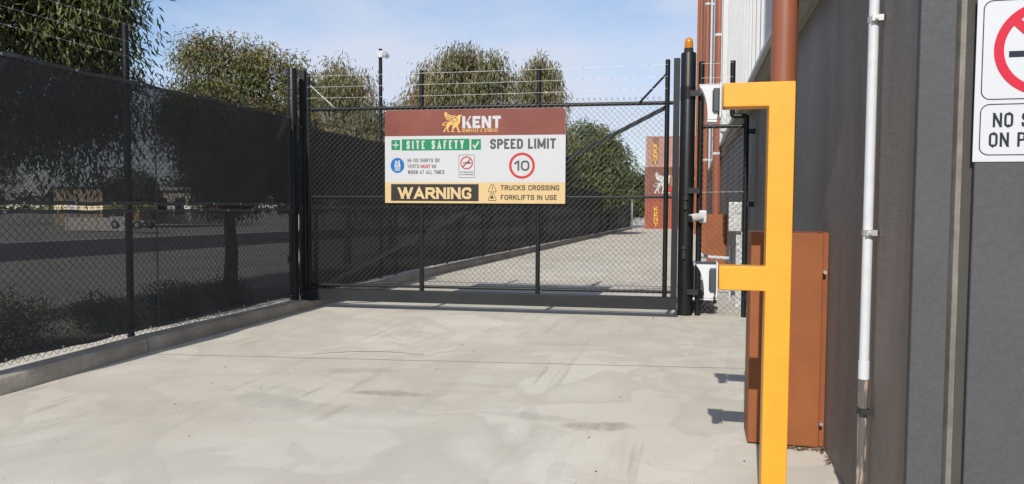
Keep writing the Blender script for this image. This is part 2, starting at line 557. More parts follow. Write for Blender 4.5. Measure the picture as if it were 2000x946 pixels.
ab.inputs['Base Color'].default_value = (0.95, 0.36, 0.015, 1)
ab.inputs['Roughness'].default_value = 0.12
ab.inputs['Transmission Weight'].default_value = 0.45
wv = noise_n(at_, 3, 1)
at_.links.new(ramp(at_, wv, [(0.3, (0.80, 0.27, 0.01)), (0.7, (0.95, 0.40, 0.02))]), ab.inputs['Base Color'])
M['amber'] = am


# ------------------------------------------------------------------ setting: ground sheets
def sheet(name, x0, x1, ys, dz, mat, xs=None, kind='structure'):
    mb = MB()
    xs = xs or [x0, x1]
    n = len(xs)
    mb.add([(x, y, gz(y) + dz) for y in ys for x in xs], [(j * n + i, j * n + i + 1, (j + 1) * n + i + 1, (j + 1) * n + i) for j in range(len(ys) - 1) for i in range(n - 1)])
    o = mk(name, mb, mat, smooth=0)
    return tag(o, kind=kind)


YS = [-600, -60, -10, 0, 5, 10, 15, 20, 30, 40, 55, 70, 120, 300, 1400]
sheet('ground', -900, 900, YS, -0.012, M['ground'])
sheet('driveway', -5.46, 14, [-40, 0, 5, 10, 15, 20, 30, 40, 55, 70, 90], 0.0, M['concrete'])
sheet('gravel_strip', -6.35, -5.40, YS[2:12], -0.004, M['strip'])
sheet('road', -26, -17, YS, -0.006, M['asphalt'])
sheet('road_edge', -26.9, -26, YS, 0.0, M['road_edge'])
# saw-cut joints across the slab
mb = MB()
for (a, b_) in (((-5.28, 6.27), (0.80, 7.2)), ((-5.5, 21.5), (0.7, 21.9)), ((-5.5, 34.0), (0.6, 34.3))):
    d = Vector((b_[0] - a[0], b_[1] - a[1], 0)).normalized()
    nrm = Vector((-d.y, d.x, 0)) * 0.0035
    k = 24
    pts = [Vector((a[0] + (b_[0] - a[0]) * i / k, a[1] + (b_[1] - a[1]) * i / k + 0.006 * math.sin(i * 1.7), 0)) for i in range(k + 1)]
    vs = []
    for p in pts:
        z = gz(p.y) + 0.003
        vs += [(p.x - nrm.x, p.y - nrm.y, z), (p.x + nrm.x, p.y + nrm.y, z)]
    mb.add(vs, [(2 * i, 2 * i + 1, 2 * i + 3, 2 * i + 2) for i in range(k)])
tag(mk('slab_joint', mb, M['grit'], smooth=0), kind='structure')
# a rubbed tyre arc
pts = [(-3.86 + 1.28 * u, 6.56 + .38 * u + .22 * math.sin(u * math.pi)) for u in [k / 20 for k in range(21)]]
mb = MB()
vs = []
for k, (x, y) in enumerate(pts):
    w = .007 * (.4 + math.sin(math.pi * k / 20)) * (1 + .4 * math.sin(k * 2.3))
    vs += [(x, y - w, .0035), (x, y + w, .0035)]
mb.add(vs, [(2 * i, 2 * i + 1, 2 * i + 3, 2 * i + 2) for i in range(20)])
tag(mk('tyre_scuff', mb, M['scuff'], smooth=0), kind='structure')
# loose grit and dead leaves on the slab
mb = MB()
for i in range(120):
    y = random.uniform(4.0, 10.0) if i < 90 else random.uniform(10, 24)
    x = random.uniform(-5.0, 0.6)
    s = random.choice([0.002, 0.0025, 0.003, 0.003, 0.004, 0.006]) * (1 if y < 10 else 1.6)
    a = random.uniform(0, 6.28)
    l = s * random.uniform(1, 2.2)
    ca, sa = math.cos(a), math.sin(a)
    z = gz(y)
    mb.add([(x + ca * l, y + sa * l, z + .004), (x - sa * s, y + ca * s, z + .004), (x - ca * l, y - sa * l, z + .004), (x + sa * s, y - ca * s, z + .004), (x, y, z + s * .9 + .004)],
           [(0, 1, 4), (1, 2, 4), (2, 3, 4), (3, 0, 4)])
tag(mk('loose_grit', mb, M['grit'], smooth=0), 'scattered dark grit and leaf scraps lying on the pale concrete', 'grit', kind='stuff')
mb = MB()
for i in range(70):
    x, y = random.uniform(0.48, 0.80), random.gauss(4.83, 0.02)
    if random.random() < 0.25:
        x, y = 0.775 + random.gauss(0, .01), random.uniform(4.55, 4.85)
    a, l, w = random.uniform(0, 6.28), random.uniform(.015, .035), random.uniform(.003, .007)
    d, e = Vector((math.cos(a), math.sin(a), 0)), Vector((-math.sin(a), math.cos(a), 0))
    p = Vector((x, y, .006 + random.uniform(0, .008)))
    mb.add([p - d * l, p + e * w + Vector((0, 0, .006)), p + d * l, p - e * w], [(0, 1, 2), (0, 2, 3)])
tag(mk('leaf_litter', mb, M['litter'], smooth=0), 'dry curled leaves gathered under the brown pipe guard', 'leaf litter', kind='stuff')


def kerb_run(y0, y1, step, jag=0.006):
    mb = MB()
    ys = []
    y = y0
    while y < y1 - step * .3:
        ys.append(y)
        y += step
    ys.append(y1)
    ring = []
    for j, y in enumerate(ys):
        xf = -5.20 - 0.10 * min(1, max(0, (y - 4.6) / 1.8)) - 0.0048 * max(0, y - 6)
        q = lambda k: jag * noise.noise(Vector((y * 1.3, k * 7.1, 0)))
        z = gz(y)
        lo = 1 - .34 * max(0, 1 - abs(y - 9.72) / .22)
        ring.append([(xf + q(1), y, z - .02), (xf - .012 + q(2), y, z + .118 * lo + q(3)), (xf - .03 + q(4), y, z + .142 * lo + q(5)), (xf - .19, y, z + .15 * lo + q(6)), (xf - .20, y, z - .02)])
    n = 5
    vs = [p for r in ring for p in r]
    fs = [(j * n + k, j * n + k + 1, (j + 1) * n + k + 1, (j + 1) * n + k) for j in range(len(ys) - 1) for k in range(n - 1)]
    fs += [tuple(range(n)), tuple((len(ys) - 1) * n + k for k in range(n))]
    mb.add(vs, fs)
    return mb


mb = kerb_run(2.0, 6.33, 0.09)
k2 = kerb_run(6.345, 9.97, 0.09)
mb.add(k2.v, k2.f)
tag(mk('kerb', mb, M['kerb'], smooth=50), kind='structure')
tag(mk('kerb', kerb_run(9.98, 68.2, 0.6), M['kerb'], smooth=50), kind='structure')


# ------------------------------------------------------------------ warehouse
SK = 0.0055


def bx(x, y):
    return x - SK * (y - 4.865)


def skew_box(mb, x0, x1, y0, y1, z0, z1):
    k = len(mb.v)
    mb.box(x0, x1, y0, y1, z0, z1)
    mb.v[k:] = [(bx(a, b), b, c) for a, b, c in mb.v[k:]]


wh = thing('warehouse', 'long charcoal precast warehouse with pale ribbed cladding above and rust brown trim', 'building', (0.79, 3.08, 0))
WX, YF, YE = 0.79, 3.08, 60.0
SOF = 2.95
mb = MB()
skew_box(mb, WX, WX + .16, YF + .045, YE, -0.8, SOF - .002)
mk('concrete_wall', mb, M['wall'], wh)
mb = MB().box(WX + .003, .915, YF, YF + .042, -.02, 13.0)
mk('front_panel', mb, M['front'], wh, bevel=.004)
mb = MB().box(.988, 9.0, YF, YF + .042, -.02, 13.0)
mk('front_panel', mb, M['front'], wh, bevel=.004)
mk('joint_backing', MB().box(.9152, .9878, YF + .026, YF + .040, -.02, 13.0), M['recess'], wh)
mb = MB()
zs = np.arange(-.02, 13.0, .05)
vs, fs = [], []
for i, z in enumerate(zs):
    w = .0015 * noise.noise(Vector((0, 0, z * 4)))
    d = .003 * noise.noise(Vector((3, 1, z * 9)))
    vs += [(.922 + w, YF + .026, z), (.930 + w, YF + .006 + d, z), (.948 + w, YF + .006 + d, z), (.957 + w, YF + .026, z)]
fs = [(4 * i + k, 4 * i + k + 1, 4 * i + 5 + k, 4 * i + 4 + k) for i in range(len(zs) - 1) for k in range(3)]
mb.add(vs, fs)
mk('sealant_joint', mb, M['sealant'], wh)
# ribbed cladding standing out past the concrete, with its soffit
mb = MB()
prof = []
y = YF + .05
while y < YE:
    for dy, dx in ((0, 0), (.012, -.034), (.05, -.034), (.062, 0), (.20, 0), (.207, -.008), (.23, -.008), (.237, 0), (.37, 0), (.377, -.008), (.40, -.008), (.407, 0)):
        prof.append((y + dy, dx))
    y += .55
vs, fs = [], []
CXX = .615
for (yy, dx) in prof:
    vs += [(bx(CXX + dx, yy), yy, SOF), (bx(CXX + dx, yy), yy, 13.0)]
fs = [(2 * i, 2 * i + 2, 2 * i + 3, 2 * i + 1) for i in range(len(prof) - 1)]
mb.add(vs, fs)
mk('cladding', mb, M['clad'], wh, smooth=0)
mb = MB()
skew_box(mb, CXX + .004, WX + .16, YF + .046, YE, SOF + .004, SOF + .03)
mk('soffit', mb, M['soffit'], wh)
mb = MB()
skew_box(mb, CXX - .040, CXX + .003, YF + .046, YE, SOF - .05, SOF - .001)
mk('cladding_trim', mb, M['clad'], wh)
mb = MB()
skew_box(mb, WX - .012, WX - .001, YF + .05, YE, SOF - .055, SOF + .002)
mk('wall_capping', mb, M['soffit'], wh)
mk('roof', MB().box(.64, 9.0, YF + .045, YE, 13.002, 13.12), M['roof'], wh)
# brown steel trim and gutter boxes at the far end
mb = MB()
mb.box(-.10, .12, 34.0, 34.25, gz(34) + .45, 12.8)
for k in range(34):
    mb.tube((.0, 33.985, .7 + k * .34), (.0, 34.0, .7 + k * .34), .014, 6)
mk('rivetted_column', mb, M['rust'], wh)
mb = MB()
skew_box(mb, .36, .60, 40, 59.9, 3.4, 12.9)
mk('brown_cladding', mb, M['rustdark'], wh)
for yy in (15.2, 21.2):
    mb = MB()
    skew_box(mb, .50, .592, yy, yy + .42, SOF, 12.9)
    mk('pale_flashing', mb, M['clad'], wh)


def pipe_guard(y, label, x0=.335, x1=.756, z0=0.012, z1=1.335, depth=.34, extra=True, sk=True):
    dx = bx(0, y)
    x0, x1 = x0 + dx, x1 + dx
    g = gz(y)
    t = thing('pipe_guard', label, 'pipe guard', ((x0 + x1) / 2, y, g), 'rust brown guards around the downpipes')
    mk('panel', MB().box(x0, x1, y, y + depth, g + z0, g + z1), M['rust'], t, bevel=.006)
    mk('flange', MB().box(x1 + .0005, x1 + .0325, y + .03, y + depth, g + z0, g + z1 + .003), M['rust'], t)
    if extra:
        for z in (1.10, .165):
            mb = MB().tube((x1 + .008, y - .02, g + z), (x1 + .008, y + .029, g + z), .006, 10)
            mb.tube((x1 + .008, y - .026, g + z), (x1 + .008, y - .012, g + z), .012, 6)
            mk('bolt', mb, M['steel'], t)
    return t


pipe_guard(4.865, 'rust brown steel guard on the wall behind the yellow post, nearest the camera')
pipe_guard(18.5, 'rust brown guard seen through the narrow mesh panel, wider and lower of the far pair', extra=False, z0=.05)
pipe_guard(23.6, 'rust brown guard partly behind the lower guard beyond the mesh panel', x0=.235, x1=.50, extra=False)


def downpipe(y, xc, r, z0, z1, clips, label, band=True):
    xc = xc + bx(0, y)
    t = thing('downpipe', label, 'downpipe', (xc, y, z0), 'brown downpipes along the warehouse')
    mk('pipe', MB().tube((xc, y, z0), (xc, y, z1), r, 28), M['pipe'], t)
    for z in clips:
        mb = MB().tube((xc, y, z - .03), (xc, y, z + .03), r + .006, 24)
        mb.box(xc + r * .9, xc + r * .9 + .1, y - .02, y + .02, z - .03, z + .03)
        mk('clip', mb, M['white'], t)
    return t


downpipe(5.03, .52, .079, 1.34, 12.9, (4.6, 7.2), 'thick brown downpipe rising behind the yellow intercom post')
downpipe(18.67, .535, .108, 1.30 + gz(18.6), 12.9, (2.75, 5.55, 8.0), 'brown downpipe with white clips feeding the wider far guard')
downpipe(23.75, .345, .085, 1.24 + gz(23.7), 12.9, (2.9, 5.1, 7.6), 'slimmer brown downpipe with white clips left of the wider far downpipe')
downpipe(33.4, .24, .085, gz(33) + .2, 12.9, (3.6, 6.3), 'thinnest and farthest brown downpipe on the pale cladding')

# white conduit on the near side wall
t = thing('conduit_pipe', 'white pvc conduit with a worn brown lower length on the charcoal side wall', 'conduit', (.757, 3.68, 0))
mk('pvc_tube', MB().tube((.757, 3.68, .738), (.757, 3.68, 7.0), .0215, 20), M['pvc'], t)
mk('coupling', MB().tube((.757, 3.68, .711), (.757, 3.68, .795), .0240, 20), M['pvc'], t)
mk('worn_tube', MB().tube((.757, 3.68, .05), (.757, 3.68, .7105), .0205, 20), worn_pipe_mat(), t)
mk('floor_fitting', MB().tube((.757, 3.68, .0), (.757, 3.68, .2), .0240, 20).tube((.757, 3.678, .155), (.73, 3.62, .145), .014, 10), M['pvc'], t)
for z, mm in ((2.335, 'steel'), (1.381, 'steel'), (.564, 'rubber')):
    mb = MB().tube((.757, 3.68, z - .013), (.757, 3.68, z + .013), .026, 20)
    mb.box(.742, .789, 3.638, 3.654, z - .012, z + .014)
    mb.tube((.76, 3.63, z), (.76, 3.642, z), .008, 8)
    mk('pipe_clip', mb, M[mm], t)

# ------------------------------------------------------------------ flat artwork helpers


GLY = {
    'A': (.54, [([(0, 0), (.5, 1), (1, 0)], 0), ([(.2, .27), (.8, .27)], 0)]),
    'B': (.50, [([(0, 0), (0, 1)], 0), ([(0, 1), (.93, 1), (.93, .53), (0, .53)], 1), ([(0, .53), (1, .53), (1, 0), (0, 0)], 1)]),
    'C': (.48, [([(1, .66), (1, 1), (0, 1), (0, 0), (1, 0), (1, .34)], 1)]),
    'D': (.49, [([(0, 0), (0, 1)], 0), ([(0, 1), (1, 1), (1, 0), (0, 0)], 1)]),
    'E': (.42, [([(1, 1), (0, 1), (0, 0), (1, 0)], 0), ([(0, .51), (.85, .51)], 0)]),
    'F': (.41, [([(1, 1), (0, 1), (0, 0)], 0), ([(0, .5), (.85, .5)], 0)]),
    'G': (.49, [([(1, .68), (1, 1), (0, 1), (0, 0), (1, 0), (1, .43), (.55, .43)], 1)]),
    'H': (.49, [([(0, 0), (0, 1)], 0), ([(1, 0), (1, 1)], 0), ([(0, .51), (1, .51)], 0)]),
    'I': (0.0, [([(.5, 0), (.5, 1)], 0)]),
    'K': (.51, [([(0, 0), (0, 1)], 0), ([(.95, 1), (.06, .40)], 0), ([(.36, .60), (1, 0)], 0)]),
    'L': (.40, [([(0, 1), (0, 0), (1, 0)], 0)]),
    'M': (.66, [([(0, 0), (0, 1)], 0), ([(1, 0), (1, 1)], 0), ([(.02, 1), (.5, .08)], 0), ([(.98, 1), (.5, .08)], 0)]),
    'N': (.50, [([(0, 0), (0, 1)], 0), ([(1, 0), (1, 1)], 0), ([(.02, 1), (.98, 0)], 0)]),
    'O': (.49, [([(0, 0), (0, 1), (1, 1), (1, 0)], 2)]),
    'P': (.48, [([(0, 0), (0, 1)], 0), ([(0, 1), (1, 1), (1, .46), (0, .46)], 1)]),
    'R': (.50, [([(0, 0), (0, 1)], 0), ([(0, 1), (.97, 1), (.97, .48), (0, .48)], 1), ([(.50, .48), (1, 0)], 0)]),
    'S': (.47, [([(1, .70), (1, 1), (0, 1), (0, .53), (1, .49), (1, 0), (0, 0), (0, .30)], 1)]),
    'T': (.46, [([(0, 1), (1, 1)], 0), ([(.5, 0), (.5, 1)], 0)]),
    'U': (.49, [([(0, 1), (0, 0), (1, 0), (1, 1)], 1)]),
    'V': (.52, [([(0, 1), (.5, 0), (1, 1)], 0)]),
    'W': (.78, [([(0, 1), (.26, 0)], 0), ([(.26, 0), (.5, 1)], 0), ([(.5, 1), (.74, 0)], 0), ([(.74, 0), (1, 1)], 0)]),
    'X': (.52, [([(0, 0), (1, 1)], 0), ([(0, 1), (1, 0)], 0)]),
    'Y': (.52, [([(0, 1), (.5, .46)], 0), ([(1, 1), (.5, .46)], 0), ([(.5, .5), (.5, 0)], 0)]),
    '0': (.52, [([(0, 0), (0, 1), (1, 1), (1, 0)], 2)]),
    '1': (.30, [([(0, .78), (.78, 1)], 0), ([(1, 0), (1, 1)], 0)]),
    '-': (.26, [([(0, .42), (1, .42)], 0)]),
    '&': (.55, [([(1, 0), (.18, .80), (.18, 1), (.72, 1), (.72, .72), (0, .42), (0, 0), (.75, 0), (1, .42)], 1)]),
}


def rounded(pts, r, closed):
    out = []
    n = len(pts)
    for i in range(n):
        p = Vector(pts[i])
        if not closed and i in (0, n - 1):
            out.append(p)
            continue
        a, b = Vector(pts[i - 1]), Vector(pts[(i + 1) % n])
        d1, d2 = a - p, b - p
        q = min(r, d1.length * .5, d2.length * .5)
        s0, s1 = p + d1.normalized() * q, p + d2.normalized() * q
        for k in range(6):
            u = k / 5
            out.append(s0 * (1 - u) ** 2 + p * 2 * u * (1 - u) + s1 * u * u)
    return out


def letters(word, x0, z0, x1, z1, y, wt=.2, shear=0.0, gap=.12, rr=(.42, .30)):
    """condensed sign-writer capitals: every stroke is a mitred ribbon wt*height wide"""
    H = z1 - z0
    tk = wt * H
    fixed = sum((gap * H) for _ in word[:-1]) + sum(tk for c in word if c == 'I') + sum(.26 * H for c in word if c == ' ')
    nat = sum(GLY[c][0] for c in word if c not in ' I')
    sc = (x1 - x0 - fixed) / nat
    mb = MB()
    x = x0
    lay = 0
    for c in word:
        if c == ' ':
            x += .26 * H + gap * H
            continue
        w, strokes = GLY[c]
        gwid = tk if c == 'I' else w * sc
        for pts, mode in strokes:
            P = [(x + tk / 2 + px * (gwid - tk), z0 + tk / 2 + pz * (H - tk)) for px, pz in pts]
            flat = [False, False]
            if mode != 2:
                for e, o in ((0, 1), (-1, -2)):
                    a, b = Vector(P[e]), Vector(P[o])
                    d = a - b
                    px, pz = pts[e]
                    if pz in (0, 1) and abs(d.y) > abs(d.x) * .8:
                        P[e] = tuple(a + d * (tk / 2 / abs(d.y)))
                        flat[e] = True
                    elif px in (0, 1) and abs(d.x) > abs(d.y):
                        P[e] = tuple(a + d * (tk / 2 / abs(d.x)))
            if mode:
                P = rounded(P, min(rr[0] * gwid, rr[1] * H), mode == 2)
            if shear:
                P = [(px + (pz - z0 - H / 2) * shear, pz) for px, pz in P]
            stroke(mb, P, tk, y - .00012 * (lay % 5), mode == 2, flat)
            lay += 1
        x += gwid + gap * H
    return mb


def put_text(s, x0, z0, x1, z1, y, mat, parent, wt=.2, gap=.12, rr=(.5, .46)):
    return mk('lettering', letters(s, x0, z0, x1, z1, y, wt, 0, gap, rr), mat, parent, smooth=0)


def ring_pts(cx, cz, rx, rz, n=48):
    return [(cx + rx * math.cos(2 * math.pi * k / n), cz + rz * math.sin(2 * math.pi * k / n)) for k in range(n)]


def ring(mb, cx, cz, ro, ri, y, n=56, sx=1.0):
    a, b = ring_pts(cx, cz, ro * sx, ro, n), ring_pts(cx, cz, ri * sx, ri, n)
    k = len(mb.v)
    mb.add([(x, y, z) for x, z in a + b], [(i, (i + 1) % n, n + (i + 1) % n, n + i) for i in range(n)])
    return mb


def stroke(mb, pts, w, y, closed=False, flat=(False, False)):
    """mitred ribbon; flat ends are cut level instead of square to the stroke"""
    pts = [Vector((p[0], p[1])) for p in pts]
    n = len(pts)
    vs = []
    for i, p in enumerate(pts):
        u1 = (p - pts[(i - 1) % n]).normalized() if (closed or i > 0) else None
        u2 = (pts[(i + 1) % n] - p).normalized() if (closed or i < n - 1) else None
        u1 = u1 or u2
        u2 = u2 or u1
        d = (u1 + u2).normalized()
        q = Vector((-d.y, d.x)) * w / 2 / max(.45, abs(d.dot(u1)))
        if not closed and ((i == 0 and flat[0]) or (i == n - 1 and flat[1])) and abs(d.y) > .5:
            q = Vector((-math.copysign(1, d.y) * w / 2 / abs(d.y), 0))
        vs += [(p.x - q.x, y, p.y - q.y), (p.x + q.x, y, p.y + q.y)]
    m = n if closed else n - 1
    mb.add(vs, [(2 * i, 2 * i + 1, (2 * i + 3) % (2 * n), (2 * i + 2) % (2 * n)) for i in range(m)])
    return mb


def rrect(x0, z0, x1, z1, r, n=6):
    pts = []
    for cx, cz, a0 in ((x1 - r, z1 - r, 0), (x0 + r, z1 - r, 90), (x0 + r, z0 + r, 180), (x1 - r, z0 + r, 270)):
        for k in range(n + 1):
            a = R(a0 + 90 * k / n)
            pts.append((cx + r * math.cos(a), cz + r * math.sin(a)))
    return pts


# wall sign
t = thing('wall_sign', 'white no smoking on premises sign with red circle on the charcoal front wall', 'sign', (1.204, YF, 1.665))
SY = YF - .004
mk('sign_plate', MB().box(.979, 1.429, SY, YF - .0005, 1.665, 2.265), M['sign_white'], t, bevel=.001)
mb = MB()
stroke(mb, rrect(1.0, 1.891, 1.408, 2.245, .03), .0035, SY - .001, True)
stroke(mb, rrect(1.0, 1.69, 1.408, 1.873, .03), .0035, SY - .001, True)
mk('border_line', mb, M['wsign_ink'], t, smooth=0)
mk('cigarette', MB().poly([(1.085, 2.04), (1.30, 2.04), (1.30, 2.062), (1.085, 2.062)], SY - .001).poly([(1.308, 2.04), (1.322, 2.04), (1.322, 2.062), (1.308, 2.062)], SY - .001), M['wsign_ink'], t, smooth=0)
mb = ring(MB(), 1.204, 2.068, .168, .136, SY - .002)
mb2 = MB()
a = R(-45)
d = Vector((math.cos(a), math.sin(a)))
stroke(mb2, [(1.204 - d.x * .142, 2.068 - d.y * .142), (1.204 + d.x * .142, 2.068 + d.y * .142)], .03, SY - .0025)
mk('prohibition_ring', mb, M['wsign_red'], t, smooth=0)
mk('prohibition_bar', mb2, M['wsign_red'], t, smooth=0)
put_text('NO SMOKING', 1.041, 1.79, 1.367, 1.842, SY - .001, M['wsign_ink'], t, .15, .13)
put_text('ON PREMISES', 1.030, 1.719, 1.378, 1.771, SY - .001, M['wsign_ink'], t, .15, .13)

# ------------------------------------------------------------------ yellow intercom post
t = thing('intercom_post', 'yellow square steel post with two arms holding white intercoms, in front of the brown guard', 'intercom post', (.394, 3.91, 0))
P0, P1 = .334, .455
yA, yB = 3.85, 3.97
mb = MB().prism([(P0, -.02), (P1, -.02), (P1, 2.103), (.118, 2.103), (.118, 1.985), (P0, 1.985), (P0, 1.201), (.113, 1.201), (.113, 1.081), (P0, 1.081)], yA, yB)
mk('post_frame', mb, M['yellow'], t, bevel=.006, seg=3)
mk('base_plate', MB().box(.28, .51, 3.80, 4.02, .001, .013), M['yellow'], t, bevel=.002)


def intercom(dx, top, parent, lbl=None):
    # white weather hood: two curved cheeks, a top and a back plate; the panel faces the lane
    x0, x1 = .006 + dx, .101 + dx
    curve = [(x0, top), (x0, top - .008)]
    for k in range(1, 9):
        s = k / 8
        curve.append((x0 + .040 * (1 - (1 - s) ** 2.2), top - .008 - .162 * s ** 1.25))
    cheek = curve + [(x1 - .012, top - .170), (x1, top - .10), (x1, top)]
    mb = MB().prism(cheek, 3.842, 3.845)
    h = mk('intercom_hood', mb, M['white'], parent, smooth=0)
    mk('cheek', MB().prism(cheek, 3.975, 3.978), M['white'], h, smooth=0)
    mk('hood_top', MB().box(x0 - .003, x1 + .002, 3.840, 3.980, top + .0005, top + .004), M['keypad'] if lbl else M['white'], h)
    mk('back_plate', MB().box(x1 + .0005, x1 + .009, 3.832, 3.988, top - .163, top + .010), M['white'], parent, bevel=.002)
    kp = mk('intercom_unit', MB().box(x1 - .030, x1, 3.826, 3.8415, top - .136, top - .018), M['keypad'], parent, bevel=.005)
    mb = MB()
    for k in range(6):
        mb.box(x1 - .034, x1 - .0305, 3.828, 3.838, top - .125 + k * .017, top - .115 + k * .017)
    mk('button', mb, M['rubber'], kp)
    mk('intercom_unit', MB().box(x1 - .030, x1, 3.846, 3.974, top - .136, top - .018), M['keypad'], parent, bevel=.005)
    mk('drip_tray', MB().box(x1 - .058, x1 - .011, 3.846, 3.974, top - .180, top - .1715), M['galv'], parent)


intercom(0, 2.095, t)
intercom(-.001, 1.208, t, True)

# ------------------------------------------------------------------ chain mesh and barbed wire


def chain(mb, u0, u1, v0, v1, w, h, r, f3, top_tips=True, thick=.006):
    """zigzag wires that interlock into diamonds; f3 maps (u, v, depth) to a point"""
    n = int((u1 - u0) / (w / 2))
    m = int(round((v1 - v0) / (h / 2)))
    hh = (v1 - v0) / m
    ww = (u1 - u0) / n
    vs, fs = [], []
    off = [(0, r), (-r * .87, -r * .5), (r * .87, -r * .5)]
    for i in range(n):
        k0 = len(vs)
        for j in range(m + 1):
            s = (j + i) % 2
            u = u0 + (i + s) * ww
            dep = thick * (1 if s else -1) * .5
            ju = .0025 * math.sin(i * 12.9 + j * 78.2)
            jv = .0025 * math.sin(i * 39.3 + j * 11.1)
            for a, b in off:
                vs.append(f3(u + a + ju, v0 + j * hh + jv, dep + b))
        for j in range(m):
            for k in range(3):
                k2 = (k + 1) % 3
                fs.append((k0 + j * 3 + k, k0 + j * 3 + k2, k0 + j * 3 + 3 + k2, k0 + j * 3 + 3 + k))
        if top_tips and (m + i) % 2 == 1 and i < n:
            pass
    # cut ends twisted above the top edge
    if top_tips:
        for i in range(0, n):
            s = (m + i) % 2
            u = u0 + (i + s) * ww
            du = (ww * .38) * (-1 if s else 1) * -1
            k0 = len(vs)
            for (uu, vv) in ((u, v1), (u + du, v1 + hh * .75)):
                for a, b in off:
                    vs.append(f3(uu + a, vv, b))
            for k in range(3):
                k2 = (k + 1) % 3
                fs.append((k0 + k, k0 + k2, k0 + 3 + k2, k0 + 3 + k))
    mb.add(vs, fs)
    return mb


def barbed(p, q, sag=.02, r=.0022, pitch=.12, seg=None):
    p, q = Vector(p), Vector(q)
    L = (q - p).length
    n = max(4, int(L / .25))
    mb = MB()
    pt = lambda s: p.lerp(q, s) - Vector((0, 0, sag * 4 * s * (1 - s)))
    mb.path([pt(i / n) for i in range(n + 1)], r, 4)
    k = int(L / pitch)
    for i in range(1, k):
        c = pt(i / k)
        for j in range(2):
            d = Vector((random.uniform(-1, 1), random.uniform(-1, 1), random.uniform(-1, 1))).normalized() * .017
            mb.tube(c - d, c + d, r * .8, 3, caps=False)
    return mb


# ------------------------------------------------------------------ sliding gate
GY = 10.1


def gw(mb):
    """the gate stands a few degrees askew: its left end is nearer the street"""
    mb.v = [(a, b + .0766 * (a + .28), c) for a, b, c in mb.v]
    return mb


t = thing('sliding_gate', 'wide black sliding gate with chain mesh, deep bottom beam and barbed wire on top', 'gate', (-2.8, GY - .19, 0))
mk('bottom_beam', gw(MB().box(-5.51, -.235, GY - .04, GY + .06, .118, .284)), M['blackgrey'], t, bevel=.006)
for x in (-5.468, -.277):
    mk('stile', gw(MB().box(x - .040, x + .040, GY - .03, GY + .05, .286, 3.385 if x < -1 else 3.42)), M['blackgrey'], t, bevel=.004)
for x, zt in ((-5.385, 3.34), (-3.722, 3.35), (-2.09, 3.365), (-.395, 3.41)):
    mb = MB().lathe([(.031, .286), (.031, zt - .012), (.024, zt - .002), (.008, zt)], (x, GY, 0), 16)
    mk('gate_post', gw(mb), M['black'], t)
for z, r in ((.337, .021), (1.597, .018), (2.836, .025)):
    mk('rail', gw(MB().tube((-5.42, GY + .03, z), (-.32, GY + .03, z + .012), r, 14)), M['black'], t)
mk('brace', gw(MB().bar((-5.23, GY + .085, .31), (-.41, GY + .085, 2.80), .055, .025)), M['black'], t)
mk('corner_brace', gw(MB().tube((-.748, GY, 2.86), (-.40, GY, 3.235), .015, 10)), M['black'], t)
mk('corner_brace', gw(MB().tube((-4.985, GY, 2.85), (-5.355, GY, 3.175), .008, 10)), M['galv'], t)
for k in range(3):
    z = 3.30 - .155 * k
    mk('barbed_wire', gw(barbed((-5.385, GY - .035, z), (-.395, GY - .035, z + .04), .012)), M['barb'], t)
mb = chain(MB(), -5.355, -.42, .325, 2.895, .0765, .0765, .0029, lambda u, v, d: (u, GY - .04 + d, v))
mk('chain_mesh', gw(mb), M['wire'], t, smooth=0)

# ------------------------------------------------------------------ sign on the gate
SX0, SX1, SZ0, SZ1 = -4.222, -1.711, 1.514, 2.797
SGY = GY - .075
sg = thing('gate_sign', 'large maroon, white and cream site safety sign hung on the sliding gate', 'sign', (-2.97, SGY - .2, SZ0))


def gmk(name, mb, *a, **k):
    return mk(name, gw(mb), *a, **k)


def S(zx, zy):
    """layout units measured on the sign's face (corner to corner) to metres on the sign"""
    TL, TR, BL, BR = (52, 82), (1648, 42), (58, 890), (1640, 888)
    v = .5
    u = .5
    for _ in range(6):
        xl = TL[0] + (BL[0] - TL[0]) * v
        xr = TR[0] + (BR[0] - TR[0]) * v
        u = (zx - xl) / (xr - xl)
        yt = TL[1] + (TR[1] - TL[1]) * u
        yb = BL[1] + (BR[1] - BL[1]) * u
        v = (zy - yt) / (yb - yt)
    return SX0 + u * (SX1 - SX0), SZ1 - v * (SZ1 - SZ0)


def quad(zx0, zy0, zx1, zy1):
    a, b = S(zx0, zy0), S(zx1, zy1)
    return min(a[0], b[0]), min(a[1], b[1]), max(a[0], b[0]), max(a[1], b[1])


L1, L2, L3 = SGY - .0025, SGY - .0045, SGY - .0065
gmk('sign_board', MB().box(SX0, SX1, SGY, SGY + .012, SZ0, SZ1), M['sign_white'], sg, bevel=.002)
zh = S(850, 292)[1]
gmk('header_band', MB().poly([(SX0 + .002, zh), (SX1 - .002, zh), (SX1 - .002, SZ1 - .002), (SX0 + .002, SZ1 - .002)], L1), M['sign_brown'], sg, smooth=0)
zc = S(850, 704)[1]
gmk('warning_band', MB().poly([(SX0 + .002, SZ0 + .002), (SX1 - .002, SZ0 + .002), (SX1 - .002, zc), (SX0 + .002, zc)], L1), M['sign_cream'], sg, smooth=0)


def rect(name, q, y, mat):
    x0, z0, x1, z1 = q
    return gmk(name, MB().poly([(x0, z0), (x1, z0), (x1, z1), (x0, z1)], y), mat, sg, smooth=0)


def stext(s, q, y, mat, wt=.2, shear=0., gap=.12, gw_=None):
    gmk('lettering', letters(s, *q, y, wt, shear, gap), mat, sg, smooth=0)


# header: winged lion emblem and name
def E4(x, y):
    return S((x / 14.286 + 120) * 4.505, (y / 14.286 + 10) * 4.505)


